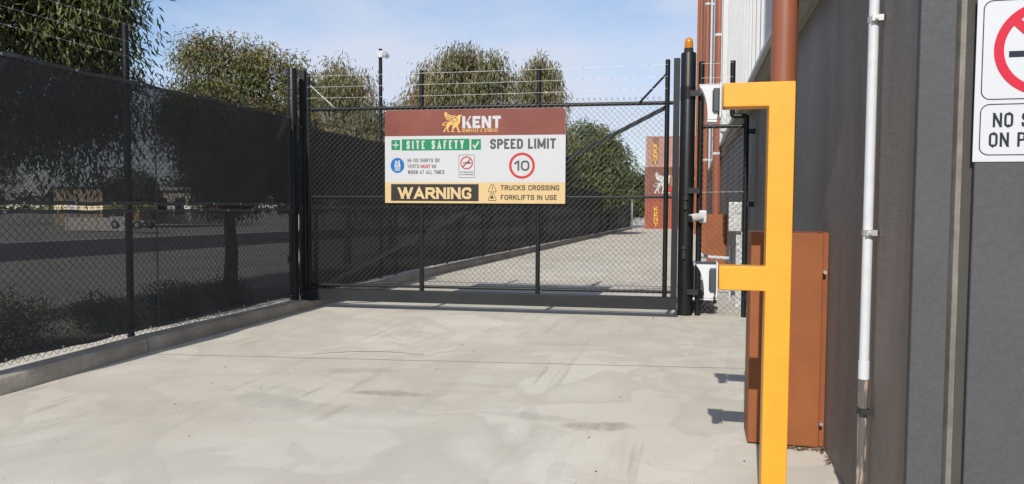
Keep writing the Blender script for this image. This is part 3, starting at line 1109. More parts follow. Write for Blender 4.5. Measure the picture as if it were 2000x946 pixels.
WING = [(160, 200), (185, 150), (215, 138), (245, 185), (300, 220), (370, 240), (490, 247), (470, 300), (500, 340), (540, 352), (520, 395), (440, 398), (330, 385), (240, 365), (215, 340), (225, 332), (185, 312), (198, 300), (165, 272), (182, 262), (160, 235), (176, 225)]
BODY = [(498, 285), (525, 252), (570, 237), (562, 212), (592, 228), (650, 228), (667, 258), (650, 264), (625, 260), (610, 292), (612, 350), (605, 420), (580, 470), (545, 517), (562, 580), (580, 650), (592, 672), (632, 678), (625, 698), (530, 698), (547, 670), (522, 600), (495, 547), (440, 592), (412, 650), (402, 675), (460, 682), (455, 700), (358, 700), (372, 670), (390, 590), (400, 515), (330, 490), (325, 525), (290, 560), (275, 600), (270, 650), (290, 672), (315, 685), (305, 700), (255, 692), (245, 660), (245, 585), (215, 622), (185, 670), (190, 695), (135, 698), (130, 680), (160, 640), (190, 590), (220, 545), (235, 500), (240, 450), (290, 417), (330, 402), (430, 404), (470, 400), (528, 400), (545, 350), (505, 330)]
TAIL = [(245, 420), (170, 442), (112, 478), (106, 500), (130, 512), (175, 512), (228, 506)]
mb = MB().poly([E4(*p) for p in WING], L2)
mb.poly([E4(*p) for p in BODY], L2 - .0006)
stroke(mb, [E4(*p) for p in TAIL], .011, L2)
em = gmk('emblem', mb, M['sign_gold'], sg, smooth=0)
mb = MB()
for ln in ([(212, 175), (260, 235), (340, 268), (478, 287)], [(470, 300), (500, 338), (542, 352), (522, 398), (440, 402)], [(430, 420), (405, 512)], [(190, 250), (290, 305), (430, 330)], [(210, 310), (310, 350), (440, 365)]):
    stroke(mb, [E4(*p) for p in ln], .006, L3 - .001)
gmk('emblem_line', mb, M['rustdark'], em, smooth=0)


def e4q(x0, y0, x1, y1):
    a, b = E4(x0, y0), E4(x1, y1)
    return a[0], b[1], b[0], a[1]


# heavy block capitals built from strokes
def block(word, x0, z0, x1, z1, y, mat, parent, name='lettering'):
    H = z1 - z0
    mb = MB()
    w = (x1 - x0)

    def P(pts, ox, sx):
        mb.poly([(x0 + (ox + px * sx) * w, z0 + pz * H) for px, pz in pts], y)
    # K
    P([(0, 0), (.33, 0), (.33, 1), (0, 1)], 0, .235)
    P([(.36, .42), (.82, 1), (1.0, 1), (.40, .30), (.36, .36)], 0, .235)
    P([(.44, .42), (.62, .70), (1.05, 0), (.64, 0)], 0, .235)
    # E
    P([(0, 0), (1, 0), (1, .25), (.36, .25), (.36, .39), (.85, .39), (.85, .61), (.36, .61), (.36, .75), (1, .75), (1, 1), (0, 1)], .267, .202)
    # N
    P([(0, 0), (.3, 0), (.3, .56), (.66, 0), (1, 0), (1, 1), (.7, 1), (.7, .44), (.34, 1), (0, 1)], .505, .245)
    # T
    P([(.34, 0), (.68, 0), (.68, .75), (1, .75), (1, 1), (0, 1), (0, .75), (.34, .75)], .782, .218)
    return gmk(name, mb, mat, parent, smooth=0)


q = e4q(670, 280, 1742, 580)
block('', q[0], q[1] + .005, q[2], q[3] + .01, L2, M['sign_white'], sg)
q = e4q(672, 612, 1665, 682)
stext('REMOVALS & STORAGE', (q[0], q[1], q[2], q[3] + .004), L2, M['sign_gold'], .135, 0, .19)
# site safety strip
rect('green_panel', quad(114, 340, 193, 425), L1, M['sign_green'])
rect('green_panel', quad(209, 333, 814, 421), L1, M['sign_green'])
rect('green_panel', quad(831, 326, 915, 417), L1, M['sign_green'])
cx, cz = S(154, 383)
gmk('cross', MB().poly([(cx - .046, cz - .007), (cx + .046, cz - .007), (cx + .046, cz + .007), (cx - .046, cz + .007)], L2).poly([(cx - .007, cz - .046), (cx + .007, cz - .046), (cx + .007, cz + .046), (cx - .007, cz + .046)], L2 - .0004), M['sign_white'], sg, smooth=0)
stext('SITE SAFETY', quad(252, 345, 766, 410), L2, M['sign_white'], .185, 0, .30)
gmk('tick', stroke(MB(), [S(846, 375), S(862, 400), S(897, 345)], .022, L2), M['sign_white'], sg, smooth=0)
stext('SPEED LIMIT', quad(997, 322, 1562, 402), L1, M['sign_grey'], .20, 0, .12)
# hi-vis pictogram
cx, cz = S(170, 560)
rr = (S(232, 560)[0] - S(108, 560)[0]) / 2
gmk('blue_disc', MB().poly(ring_pts(cx, cz, rr, rr * 1.06), L1), M['sign_blue'], sg, smooth=0)
V = lambda *p: [S(*k) for k in p]
mb = MB().poly(V((148, 522), (160, 516), (170, 532), (182, 514), (193, 520), (192, 545), (197, 555), (197, 580), (145, 582), (144, 557), (150, 547)), L2)
mb.poly(V((145, 588), (197, 586), (197, 595), (145, 597)), L2)
mb.poly(V((145, 602), (197, 600), (193, 607), (149, 608)), L2)
vest = gmk('vest', mb, M['sign_white'], sg, smooth=0)
mb = stroke(MB(), V((156, 528), (186, 578)), .007, L3)
stroke(mb, V((184, 526), (156, 579)), .007, L3 - .0004)
gmk('vest_strap', mb, M['sign_blue'], vest, smooth=0)
stext('HI-VIS SHIRTS OR', quad(263, 500, 549, 529), L1, M['sign_grey'], .145, 0, .15)
stext('VESTS', quad(262, 552, 366, 581), L1, M['sign_grey'], .145, 0, .15)
stext('MUST', quad(379, 552, 472, 581), L1, M['sign_red'], .175, .2, .10)
stext('BE', quad(484, 552, 523, 580), L1, M['sign_grey'], .145, 0, .15)
stext('WORN AT ALL TIMES', quad(264, 602, 592, 632), L1, M['sign_grey'], .145, 0, .15)
# small no smoking plate
a, b, c, d = quad(722, 465, 858, 661)
gmk('plate_border', stroke(MB(), [(a, b), (c, b), (c, d), (a, d)], .005, L1, True), M['sign_grey'], sg, smooth=0)
cx, cz = S(790, 533)
gmk('prohibition_ring', ring(MB(), cx, cz, .087, .073, L2), M['sign_red'], sg, smooth=0)
gmk('prohibition_bar', stroke(MB(), [(cx - .055, cz - .055), (cx + .055, cz + .055)], .013, L3), M['sign_red'], sg, smooth=0)
gmk('cigarette', MB().poly(V((758, 528), (765, 528), (765, 540), (758, 540)), L1).poly(V((772, 528), (828, 527), (828, 539), (772, 540)), L1), M['sign_black'], sg, smooth=0)
stext('NO SMOKING', quad(735, 609, 846, 619), L1, M['sign_grey'], .17, 0, .2)
stext('ON PREMISES', quad(732, 630, 849, 640), L1, M['sign_grey'], .17, 0, .2)
# speed roundel
cx, cz = S(1272, 554)
gmk('speed_ring', ring(MB(), cx, cz, .176, .142, L1), M['sign_red'], sg, smooth=0)
stext('10', quad(1207, 510, 1336, 598), L1, M['sign_grey'], .175, 0, .16)
# warning strip
rect('warning_panel', quad(113, 724, 896, 869), L2, M['sign_black'])
stext('WARNING', quad(176, 752, 833, 851), L3, M['sign_cream'], .225, 0, .10)
for (tx, ty) in ((1016, 755), (1016, 832)):
    mb = stroke(MB(), [S(tx + dx, ty + dy) for dx, dy in ((0, -36), (10, -32), (34, 20), (30, 31), (-30, 32), (-35, 21), (-10, -32))], .007, L2, True)
    tr = gmk('warning_triangle', mb, M['sign_black'], sg, smooth=0)
    if ty == 755:
        gmk('exclamation_mark', MB().poly(V((1013, 735), (1019, 735), (1018, 762), (1014, 762)), L2).poly(V((1013, 767), (1019, 767), (1019, 774), (1013, 774)), L2), M['sign_black'], tr, smooth=0)
    else:
        gmk('forklift_symbol', MB().poly(V((998, 845), (998, 830), (1008, 828), (1012, 816), (1020, 816), (1024, 838), (1034, 846)), L2), M['sign_black'], tr, smooth=0)
stext('TRUCKS CROSSING', quad(1088, 727, 1591, 770), L2, M['sign_black'], .175, 0, .15)
stext('FORKLIFTS IN USE', quad(1089, 812, 1571, 855), L2, M['sign_black'], .175, 0, .15)
for zx, zy in ((62, 90), (1640, 52), (60, 500), (1640, 470), (66, 880), (1634, 880), (480, 884), (750, 884), (990, 884), (1250, 884)):
    x, z = S(zx, zy)
    x = min(max(x, SX0 + .015), SX1 - .015)
    z = min(max(z, SZ0 + .015), SZ1 - .015)
    gmk('rivet', MB().tube((x, SGY - .006, z), (x, SGY - .001, z), .008, 8), M['steel'], sg)


# ------------------------------------------------------------------ latch post, beacon, mesh panel beside it
PYY = 10.48
t = thing('latch_post', 'thick black round steel post at the right end of the sliding gate', 'gate post', (-.137, PYY, 0))
mk('post_tube', MB().lathe([(.101, 0), (.101, 3.54), (.095, 3.555)], (-.137, PYY, 0), 32), M['black'], t)
mk('collar', MB().tube((-.137, PYY, 2.93), (-.137, PYY, 3.10), .104, 32), M['black'], t)
for z in (3.0, 1.70, .33):
    mb = MB().box(-.11, .035, PYY - .117, PYY - .109, z - .038, z + .038)
    mb.tube((-.10, PYY - .124, z), (-.10, PYY - .116, z), .009, 8)
    mk('bracket', mb, M['blackgrey'], t)
for x, z in ((-.145, 1.53), (-.155, .865)):
    mb = MB().box(x - .023, x + .023, PYY - .135, PYY - .101, z - .09, z + .09)
    mb.box(x - .030, x + .030, PYY - .15, PYY - .135, z + .04, z + .085)
    mk('gate_sensor', mb, M['rubber'], t, bevel=.006)
t = thing('warning_beacon', 'amber warning beacon on top of the thick black gate post', 'beacon', (-.137, PYY, 3.555))
mk('beacon_base', MB().lathe([(.062, 0), (.066, .02), (.058, .035), (.064, .05), (.060, .062)], (-.137, PYY, 3.5555), 24), M['rubber'], t)
mk('beacon_lens', MB().lathe([(.056, .0), (.058, .01), (.056, .09), (.050, .115), (.036, .135), (.016, .147), (.003, .150)], (-.137, PYY, 3.618), 24), M['amber'], t, smooth=60)
mk('reflector', MB().lathe([(.030, .005), (.034, .06), (.020, .10), (.004, .115)], (-.137, PYY, 3.62), 16), M['orange'], t)

t = thing('mesh_panel', 'narrow black chain mesh panel closing the gap between gate post and warehouse', 'fence panel', (.335, PYY, 0))
for x, top in ((.035, 3.44),):
    mk('panel_post', MB().lathe([(.038, 0), (.038, top - .015), (.02, top - .002), (.004, top)], (x, PYY, 0), 16), M['black'], t)
pb = MB().path([(.640, PYY, 0), (.632, PYY, 2.0), (.627, PYY, 2.66), (.622, PYY, 2.688), (.60, PYY, 2.698), (.47, PYY, 2.698), (.449, PYY, 2.706), (.444, PYY, 2.735), (.440, PYY, 3.43)], .034, 14)
mk('cranked_post', pb, M['black'], t)
for z, r in ((2.565, .026),):
    mk('rail', MB().tube((.035, PYY + .01, z), (.63, PYY + .01, z), r, 14), M['black'], t)
for z in (1.68, .225):
    mk('tie_wire', MB().tube((.035, PYY - .02, z), (.63, PYY - .02, z + .01), .003, 5), M['barb'], t)
for z in (2.49, 1.52, .27):
    mk('wall_bracket', MB().box(.655, .745, PYY - .03, PYY - .022, z - .035, z + .035).tube((.715, PYY - .036, z), (.715, PYY - .029, z), .011, 8), M['blackgrey'], t)
mb = chain(MB(), .05, .63, .04, 2.56, .0785, .0785, .0024, lambda u, v, d: (u, PYY - .035 + d, v), False)
mb2 = chain(MB(), .05, .435, 2.60, 2.69, .0785, .0785, .0024, lambda u, v, d: (u, PYY - .035 + d, v), True)
mb.add(mb2.v, mb2.f)
mk('chain_mesh', mb, M['wire'], t, smooth=0)
for z in (3.40, 3.21):
    mk('barbed_wire', barbed((.035, PYY - .04, z), (.44, PYY - .04, z + .005), .004), M['barb'], t)


def camera_thing(loc, label, d, s=1.0, plate=(0, 0, 0)):
    t = thing('security_camera', label, 'security camera', loc)
    L = Vector(loc)
    d = Vector(d).normalized()
    return t, L, d


t, L, d = camera_thing((.045, 10.40, 1.352), 'white security camera with black face on the slim post beside the gate', (-.75, -.6, -.12))
mk('mount_plate', MB().box(L.x - .012, L.x + .092, L.y - .012, L.y + .038, L.z - .085, L.z + .085), M['white'], t, bevel=.018, seg=3)
b0, b1 = L + Vector((.02, -.02, -.005)), L + Vector((.02, -.02, -.005)) + d * .16
mk('housing', MB().tube(b0, b1, .05, 24, .046), M['white'], t)
mk('sun_hood', MB().tube(b0 + d * .06 + Vector((0, 0, .012)), b1 + d * .02 + Vector((0, 0, .012)), .049, 24), M['white'], t)
f_ = mk('lens_face', MB().tube(b1 + d * .021, b1 + d * .030, .046, 24), M['rubber'], t)
mk('lens', MB().tube(b1 + d * .0305, b1 + d * .036, .020, 16), M['glass'], f_)

t = thing('gate_motor', 'grey gate motor cabinet behind the thick black post', 'gate motor', (-.02, 10.95, 0))
mk('cabinet', MB().box(-.16, .075, 10.72, 11.1, .0, .66), M['keypad'], t, bevel=.01)
mk('lid', MB().box(-.175, .09, 10.705, 11.115, .661, .70), M['white'], t, bevel=.006)
mb = MB()
for k in range(26):
    c = Vector((.16 + random.uniform(-.09, .09), 10.72 + random.uniform(-.05, .05), .15 + random.uniform(-.12, .13)))
    e = Vector((random.uniform(-1, 1), random.uniform(-.5, .5), random.uniform(-1, 1))).normalized() * .09
    mb.path([c - e, c + Vector((0, -.02, .02)), c + e], .022, 6)
mb.box(.09, .23, 10.68, 10.78, .03, .22)
tag(mk('cable_bundle', mb, M['rubber']), 'crumpled black bundle at the foot of the narrow mesh panel', 'bundle')
tag(mk('guide_roller', MB().tube((-.04, 10.62, .20), (.07, 10.62, .20), .028, 14), M['galv']), 'small steel guide roller between the thick and slim black posts', 'roller')

# electrical box on galvanised leg, pale conduit
t = thing('switch_box', 'grey switch box on a galvanised leg beside the warehouse wall', 'switch box', (.6, 11.5, 0))
mk('enclosure', MB().box(.462, .645, 11.42, 11.56, 1.125, 1.555), M['galv'], t, bevel=.008)
mk('leg', MB().box(.575, .665, 11.50, 11.56, .0, 1.124), M['galv'], t, bevel=.003)
mb = MB().path([(.055, 12.5, 1.6), (.06, 12.5, .80), (.075, 12.5, .72), (.12, 12.5, .68), (.2, 12.5, .668), (.70, 12.5, .645), (.76, 12.5, .64)], .03, 12)
tag(mk('bent_conduit', mb, M['pvc']), 'white conduit pipe bending across behind the narrow mesh panel', 'conduit')
mb = MB().tube((.535, 12.3, .0), (.535, 12.3, .86), .02, 10)
tag(mk('riser_conduit', mb, M['pvc']), 'short upright white conduit below the grey switch box', 'conduit')

# ------------------------------------------------------------------ near boundary fence with shade cloth


def fx(y):
    return -5.47 - .0045 * (y - 4.8)


t = thing('boundary_fence', 'black mesh boundary fence with barbed wire left of the gate', 'fence', (fx(6.35), 6.35, .15))
for y, top, r in ((6.35, 3.28, .034), (3.35, 3.28, .034)):
    mk('fence_post', MB().lathe([(r, .0), (r, top - .012), (.008, top)], (fx(y) - .04, y, 0), 16), M['black'], t)
mb = chain(MB(), 2.2, 9.40, .158, 2.82, .078, .074, .0030, lambda u, v, d: (fx(u) - d, u, v))
mk('chain_mesh', mb, M['wire'], t, smooth=0)
for z in (3.255, 3.09, 2.945):
    mk('barbed_wire', barbed((fx(2.0) + .0, 2.0, z), (fx(6.35), 6.35, z), .01, .0017).add(*(lambda m: (m.v, m.f))(barbed((fx(6.35), 6.35, z), (fx(9.4), 9.4, z), .012, .0017))), M['barb'], t)
mk('line_wire', MB().tube((fx(2.2), 2.2, 2.72), (fx(9.4), 9.4, 2.74), .003, 4).tube((fx(2.2), 2.2, 1.45), (fx(9.4), 9.4, 1.45), .003, 4), M['wire'], t)


def cloth(name, label, y0, y1, zb, zt, seed, parent=None, mat='cloth', step=.06, off=.028, amp=1.0, sl=False):
    o_loc = (fx((y0 + y1) / 2) + off, (y0 + y1) / 2, zb)
    t = thing(name, label, 'shade cloth', o_loc)
    ny = int((y1 - y0) / step)
    nz = max(8, int((zt - zb) / .07))
    mb = MB()
    vs = []

    def disp(y, z):
        s = (z - zb) / (zt - zb)
        e = min(1, 6 * min(s, 1 - s) + .12)
        a = noise.noise(Vector((y * .9 + seed, z * .9, 0))) * .012
        fold = noise.noise(Vector(((y + z * .75) * 3.4 + seed, z * .5, 2))) * .045 * (1 - s) ** 1.2
        fold += max(0, noise.noise(Vector(((y - z * .9) * 2.1 + seed, 5, z * .4)))) ** 2 * .16
        return (a + fold) * e * amp
    for j in range(nz + 1):
        for i in range(ny + 1):
            y = y0 + (y1 - y0) * i / ny
            g = gz(y) if sl else 0
            z = zb + (zt - zb) * j / nz
            vs.append((fx(y) + off + disp(y, z), y, z + g + (.005 * math.sin(y * 5.2) + .004 * math.sin(y * 12.566 + 1) if j in (0, nz) else 0)))
    n = ny + 1
    mb.add(vs, [(j * n + i, j * n + i + 1, (j + 1) * n + i + 1, (j + 1) * n + i) for j in range(nz) for i in range(ny)])
    mk('fabric', mb, M[mat], t, smooth=180)
    # doubled hems top and bottom
    for zz, nm in ((zb, 1), (zt - .035, 0)):
        hv = []
        for i in range(ny + 1):
            y = y0 + (y1 - y0) * i / ny
            g = gz(y) if sl else 0
            w = .005 * math.sin(y * 5.2) + .004 * math.sin(y * 12.566 + 1)
            hv += [(fx(y) + off + .006 + disp(y, zz), y, zz + g + w), (fx(y) + off + .006 + disp(y, zz + .035), y, zz + .035 + g + w)]
        mk('hem', MB().add(hv, [(2 * i, 2 * i + 2, 2 * i + 3, 2 * i + 1) for i in range(ny)]), M['hem'], t, smooth=180)
    return t


EY = None


def eyelets(t, ys, z):
    global EY
    L = root_loc(t)
    if EY is None:
        mb = MB()
        n, ro, ri = 12, .011, .005
        vs = []
        for rr_, dx in ((ro, 0), (ro, .004), (ri, .004), (ri, 0)):
            vs += [(dx, rr_ * math.cos(2 * math.pi * k / n), rr_ * math.sin(2 * math.pi * k / n)) for k in range(n)]
        fs = [(a * n + k, a * n + (k + 1) % n, ((a + 1) % 4) * n + (k + 1) % n, ((a + 1) % 4) * n + k) for a in range(4) for k in range(n)]
        mb.add(vs, fs)
        EY = bpy.data.meshes.new('eyelet')
        EY.from_pydata(mb.v, [], mb.f)
        EY.materials.append(M['eyelet'])
    for y in ys:
        o = bpy.data.objects.new('eyelet', EY)
        COL.objects.link(o)
        o.parent = t
        o.location = Vector((fx(y) + .028 + .012, y, z)) - L


tu = cloth('shade_cloth', 'upper black shade cloth on the near fence, with tree shapes showing through', 2.2, 9.36, 1.475, 2.705, 1.0)
tl = cloth('shade_cloth', 'lower black shade cloth on the near fence, creased above the concrete kerb', 2.2, 9.36, .205, 1.435, 9.0)
eyelets(tu, [2.6 + .5 * k + random.uniform(-.04, .04) for k in range(14)], 1.493)
eyelets(tl, [2.4 + .5 * k + random.uniform(-.04, .04) for k in range(14)], 1.418)
eyelets(tu, [2.5 + .8 * k + random.uniform(-.04, .04) for k in range(9)], 2.688)
eyelets(tl, [2.7 + .55 * k + random.uniform(-.04, .04) for k in range(13)], .222)
for t_, z0, z1 in ((tu, 1.48, 2.70), (tl, .21, 1.43)):
    mk('seam', MB().box(fx(6.64) + .052, fx(6.64) + .056, 6.632, 6.648, z0, z1), M['hem'], t_)

t = thing('fence_end_post', 'thick black round post where the shade cloth fence meets the gate', 'gate post', (-5.49, 9.46, 0))
mk('post_tube', MB().lathe([(.066, 0.0), (.066, 3.36), (.06, 3.375)], (-5.49, 9.46, 0), 24), M['black'], t)
mb = MB()
for z in (3.255, 3.09, 2.945, 2.55):
    mb.tube((-5.47, 9.385, z), (-5.47, 9.395, z), .009, 8)
mk('wire_tie', mb, M['barb'], t)
for z in (.72, 1.42):
    mk('hinge_lug', MB().box(-5.545, -5.50, 9.38, 9.40, z - .05, z + .05), M['blackgrey'], t)

# ------------------------------------------------------------------ fence beyond the gate
t = thing('yard_fence', 'long mesh fence with posts running back to the containers', 'fence', (fx(30), 30, gz(30)))
for k, y in enumerate([10.2] + [13.3 + 3.05 * i for i in range(18)]):
    mk('fence_post', MB().tube((fx(y) - .05, y, gz(y)), (fx(y) - .05, y, gz(y) + 2.75), .03, 10), M['black'], t)
mk('line_wire', MB().path([(fx(y), y, gz(y) + 2.70) for y in np.arange(9.8, 68, 3)], .008, 4), M['wire'], t)
mk('end_post', MB().tube((fx(68.0) + .1, 68.1, gz(68)), (fx(68) + .1, 68.1, gz(68) + 2.6), .09, 12), M['galv'], t)
mb = chain(MB(), 9.8, 24, .16, .26, .078, .078, .0028, lambda u, v, d: (fx(u) - d, u, v + gz(u)), False)
mk('chain_mesh', mb, M['wire'], t, smooth=0)
cloth('shade_cloth', 'upper black shade cloth on the long fence beyond the gate', 9.56, 67.9, 1.449, 2.60, 4.0, mat='cloth_far', step=.18, amp=1.6, sl=True)
cloth('shade_cloth', 'lower black shade cloth on the long fence beyond the gate', 9.56, 67.9, .19, 1.4475, 14.0, mat='cloth_far', step=.18, amp=2.2, sl=True)

# camera mast behind the gate
t = thing('camera_mast', 'slim black mast behind the gate sign carrying a white camera', 'mast', (-5.86, 13.3, 0))
mk('pole', MB().tube((-5.86, 13.3, 0), (-5.86, 13.3, 4.43), .034, 14), M['black'], t)
tc_ = thing('security_camera', 'white bullet security camera at the top of the slim mast', 'security camera', (-5.80, 13.25, 4.30))
mk('junction_box', MB().box(-5.90, -5.775, 13.22, 13.262, 4.255, 4.385), M['white'], tc_, bevel=.012)
mk('housing', MB().tube((-5.76, 13.23, 4.315), (-5.64, 13.10, 4.245), .040, 20, .046), M['galv'], tc_)
mk('sun_hood', MB().tube((-5.755, 13.232, 4.322), (-5.68, 13.15, 4.284), .046, 20), M['galv'], tc_)

# ------------------------------------------------------------------ shipping containers


def corrug(x0, x1, z0, z1, y, pitch=.28, dep=.05):
    mb = MB()
    pts = []
    x = x0
    while x < x1:
        for dx, dy in ((0, 0), (.30, 0), (.45, dep), (.85, dep), (1.0, 0)):
            pts.append((min(x + dx * pitch, x1), y + dy))
        x += pitch
    vs = []
    for (a, b) in pts:
        vs += [(a, b, z0), (a, b, z1)]
    mb.add(vs, [(2 * i, 2 * i + 2, 2 * i + 3, 2 * i + 1) for i in range(len(pts) - 1)])
    return mb


def stack_text(word, x, zc, w, h, gap, y, parent):
    n = len(word)
    for k, chh in enumerate(word):
        z = zc + (n / 2 - k - 1) * (h + gap)
        put_text(chh, x - w / 2, z, x + w / 2, z + h, y, M['cont_yel'], parent, .24)


def container(x, z, mat, label, kind):
    L, H, Dp, y = 6.06, 2.76, 2.44, 68.2
    t = thing('shipping_container', label, 'container', (x + L / 2, y + Dp / 2, z), 'stacked removals containers')
    mb = MB()
    for (a, b) in ((x, x + .13), (x + L - .13, x + L)):
        for (c, d) in ((y, y + .14), (y + Dp - .14, y + Dp)):
            mb.box(a, b, c, d, z, z + H)
    for zz, hh in ((z + .002, .16), (z + H - .13, .12)):
        mb.box(x + .131, x + L - .131, y + .01, y + .10, zz, zz + hh)
        mb.box(x + .131, x + L - .131, y + Dp - .10, y + Dp - .01, zz, zz + hh)
        for a in (x + .01, x + L - .10):
            mb.box(a, a + .09, y + .141, y + Dp - .141, zz, zz + hh)
    fr = mk('frame', mb, mat, t)
    mk('side_panel', corrug(x + .131, x + L - .131, z + .163, z + H - .131, y + .03), mat, t, smooth=0)
    mk('end_panel', MB().box(x + .03, x + .07, y + .142, y + Dp - .142, z + .163, z + H - .131), mat, t)
    mk('roof_panel', MB().box(x + .06, x + L - .06, y + .06, y + Dp - .06, z + H - .03, z + H - .012), mat, t)
    yt = y + .024
    if kind == 'top':
        mk('name_panel', MB().box(x + .62, x + 1.12, yt + .001, yt + .005, z + .3, z + 2.6), M['cont_mid'], t, smooth=0)
        stack_text('KENT', x + .86, z + 1.22, .36, .40, .07, yt - .002, t)
    elif kind == 'low':
        stack_text('KENT', x + .98, z + 1.15, .38, .40, .07, yt, t)
    else:
        sc = 1.9 / 560
        TR = lambda p: (x + .75 + (p[0] - 106) * sc * .82, z + .42 + (700 - p[1]) * sc)
        mb = MB().poly([TR(p) for p in WING], yt).poly([TR(p) for p in BODY], yt - .002)
        stroke(mb, [TR(p) for p in TAIL], .05, yt)
        mk('emblem', mb, M['faded_white'], t, smooth=0)
        block('', x + 2.35, z + 1.05, x + 4.7, z + 1.85, yt, M['cont_yel'], t)
        mk('name_panel', MB().box(x + 1.9, x + 5.3, yt + .001, yt + .005, z + .60, z + .92), M['sign_red'], t, smooth=0)
        put_text('MOVING', x + 2.4, z + .66, x + 4.3, z + .86, yt - .002, M['cont_yel'], t, .22)
    return t


Z0 = gz(70)
container(-4.50, Z0, M['cont_low'], 'bright rust red container at the bottom of the stack', 'low')
container(-4.53, Z0 + 2.78, M['cont_mid'], 'dark brown container with white winged emblem, middle of the stack', 'mid')
container(-4.50, Z0 + 5.56, M['cont_top'], 'faded pinkish container on top of the stack', 'top')

tag(mk('paper_scrap', MB().add([(-2.0, 13.9, .004), (-1.85, 13.85, .01), (-1.8, 14.0, .03), (-1.95, 14.05, .006), (-1.75, 14.1, .004)], [(0, 1, 2), (0, 2, 3), (2, 4, 3)]), M['paper'], smooth=0),
    'scrap of white paper on the concrete behind the gate', 'paper')

# ------------------------------------------------------------------ trees and shrubs


def leaves(name, clumps, n, ln, wd, mat, parent, droop=.8, sub=60, spread=.22, tint0=.45, red=.12, shell=.55):
    """crown of many small leaves hung in sub-clumps over the clump ellipsoids"""
    vol = np.array([c[3] * c[4] * c[5] for c in clumps]) ** .67
    pick = rng.choice(len(clumps), size=sub, p=vol / vol.sum())
    cen, tin = [], []
    for k in pick:
        c = clumps[k]
        d = rng.normal(size=3)
        d /= np.linalg.norm(d)
        r = shell + (1 - shell) * rng.random() ** .5
        cen.append(np.array(c[:3]) + d * r * np.array(c[3:6]))
        tin.append(tint0 + rng.normal() * .14 + (.40 if rng.random() < red else 0))
    cen, tin = np.array(cen), np.array(tin)
    own = rng.integers(0, sub, n)
    g = np.clip(rng.normal(size=(n, 3)), -1.7, 1.7) * spread
    g[:, 2] = g[:, 2] * 1.0 - np.clip(np.abs(rng.normal(size=n)), 0, 1.6) * spread * .6 * droop
    p = cen[own] + g
    # leaf direction: hanging, fanned outwards
    d = rng.normal(size=(n, 3)) * .75
    d[:, 2] -= droop * 1.5
    d += g / (spread + 1e-6) * .35
    d /= np.linalg.norm(d, axis=1)[:, None]
    s = rng.normal(size=(n, 3))
    s -= (s * d).sum(1)[:, None] * d
    s /= np.linalg.norm(s, axis=1)[:, None]
    nn = np.cross(d, s)
    l = ln * rng.uniform(.6, 1.25, n)[:, None]
    w = wd * rng.uniform(.7, 1.2, n)[:, None]
    bend = nn * l * rng.uniform(-.22, .22, n)[:, None]
    v = np.stack([p, p + d * l * .42 + s * w * .5 + bend, p + d * l, p + d * l * .42 - s * w * .5 + bend], 1).reshape(-1, 3)
    L = root_loc(parent)
    v = v - np.array(L)
    idx = np.arange(n)[:, None] * 4
    tri = np.concatenate([idx + np.array([[0, 1, 2]]), idx + np.array([[0, 2, 3]])], 1).reshape(-1)
    me = bpy.data.meshes.new(name)
    me.vertices.add(4 * n)
    me.vertices.foreach_set('co', v.astype(np.float32).reshape(-1))
    me.loops.add(6 * n)
    me.loops.foreach_set('vertex_index', tri.astype(np.int32))
    me.polygons.add(2 * n)
    me.polygons.foreach_set('loop_start', (np.arange(2 * n) * 3).astype(np.int32))
    me.update(calc_edges=True)
    a = me.attributes.new('tint', 'FLOAT', 'POINT')
    tv = np.clip(tin[own] + rng.normal(size=n) * .10, 0, 1)
    a.data.foreach_set('value', np.repeat(tv, 4).astype(np.float32))
    me.materials.append(mat)
    me.validate()
    o = bpy.data.objects.new(name, me)
    COL.objects.link(o)
    o.parent = parent
    return cen


def tree(label, base, h_tr, clumps, n, ln, wd, mat, r=.12, cat='tree', name='gum_tree', lean=(0, 0), **kw):
    g = gz(base[1])
    b = Vector((base[0], base[1], g))
    t = thing(name, label, cat, b)
    cen = leaves('crown', clumps, n, ln, wd, M[mat], t, **kw)
    fork = b + Vector((lean[0], lean[1], h_tr))
    mb = MB().path([b, b.lerp(fork, .5) + Vector((r * .4, 0, 0)), fork], r, 10, r * .7)
    mk('trunk', mb, M['bark'], t, smooth=60)
    mb = MB()
    for c in clumps:
        cc = Vector(c[:3])
        mid = fork.lerp(cc, .5) + Vector((0, 0, -.05))
        mb.path([fork - Vector((0, 0, .1)), mid, cc], r * .45, 6, r * .16)
    for c in cen[::2]:
        k = min(range(len(clumps)), key=lambda i: (Vector(clumps[i][:3]) - Vector(c)).length)
        cc = Vector(clumps[k][:3])
        mb.path([cc, cc.lerp(Vector(c), .5) + Vector((0, 0, .08)), Vector(c)], r * .13, 4, r * .05)
    mk('limb', mb, M['bark'], t, smooth=60)
    return t


# large gum overhanging the near end of the fence
tree('large dark gum tree overhanging the near shade cloth fence at top left', (-8.3, 5.6), 2.2,
     [(-7.4, 5.7, 3.7, .75, .8, 1.0), (-6.95, 6.35, 3.95, .62, .75, .95), (-7.3, 7.15, 4.15, .66, .62, 1.1), (-8.3, 6.6, 4.6, 1.1, 1.2, 1.2), (-8.2, 5.2, 3.4, .9, .9, 1.1), (-7.7, 6.6, 2.75, .8, .9, .7), (-6.9, 5.0, 3.2, .5, .7, .9), (-7.2, 5.6, 2.4, .6, .6, .6), (-6.9, 7.0, 5.0, .7, .8, .7), (-6.55, 6.9, 3.75, .5, .5, .85), (-7.2, 7.7, 3.2, .6, .55, .8), (-6.5, 7.15, 4.5, .5, .5, .7), (-7.6, 7.9, 2.5, .6, .6, .6)],
     95000, .115, .021, 'gum', r=.17, sub=330, spread=.21, tint0=.37, red=.06, droop=1.0, shell=.4)
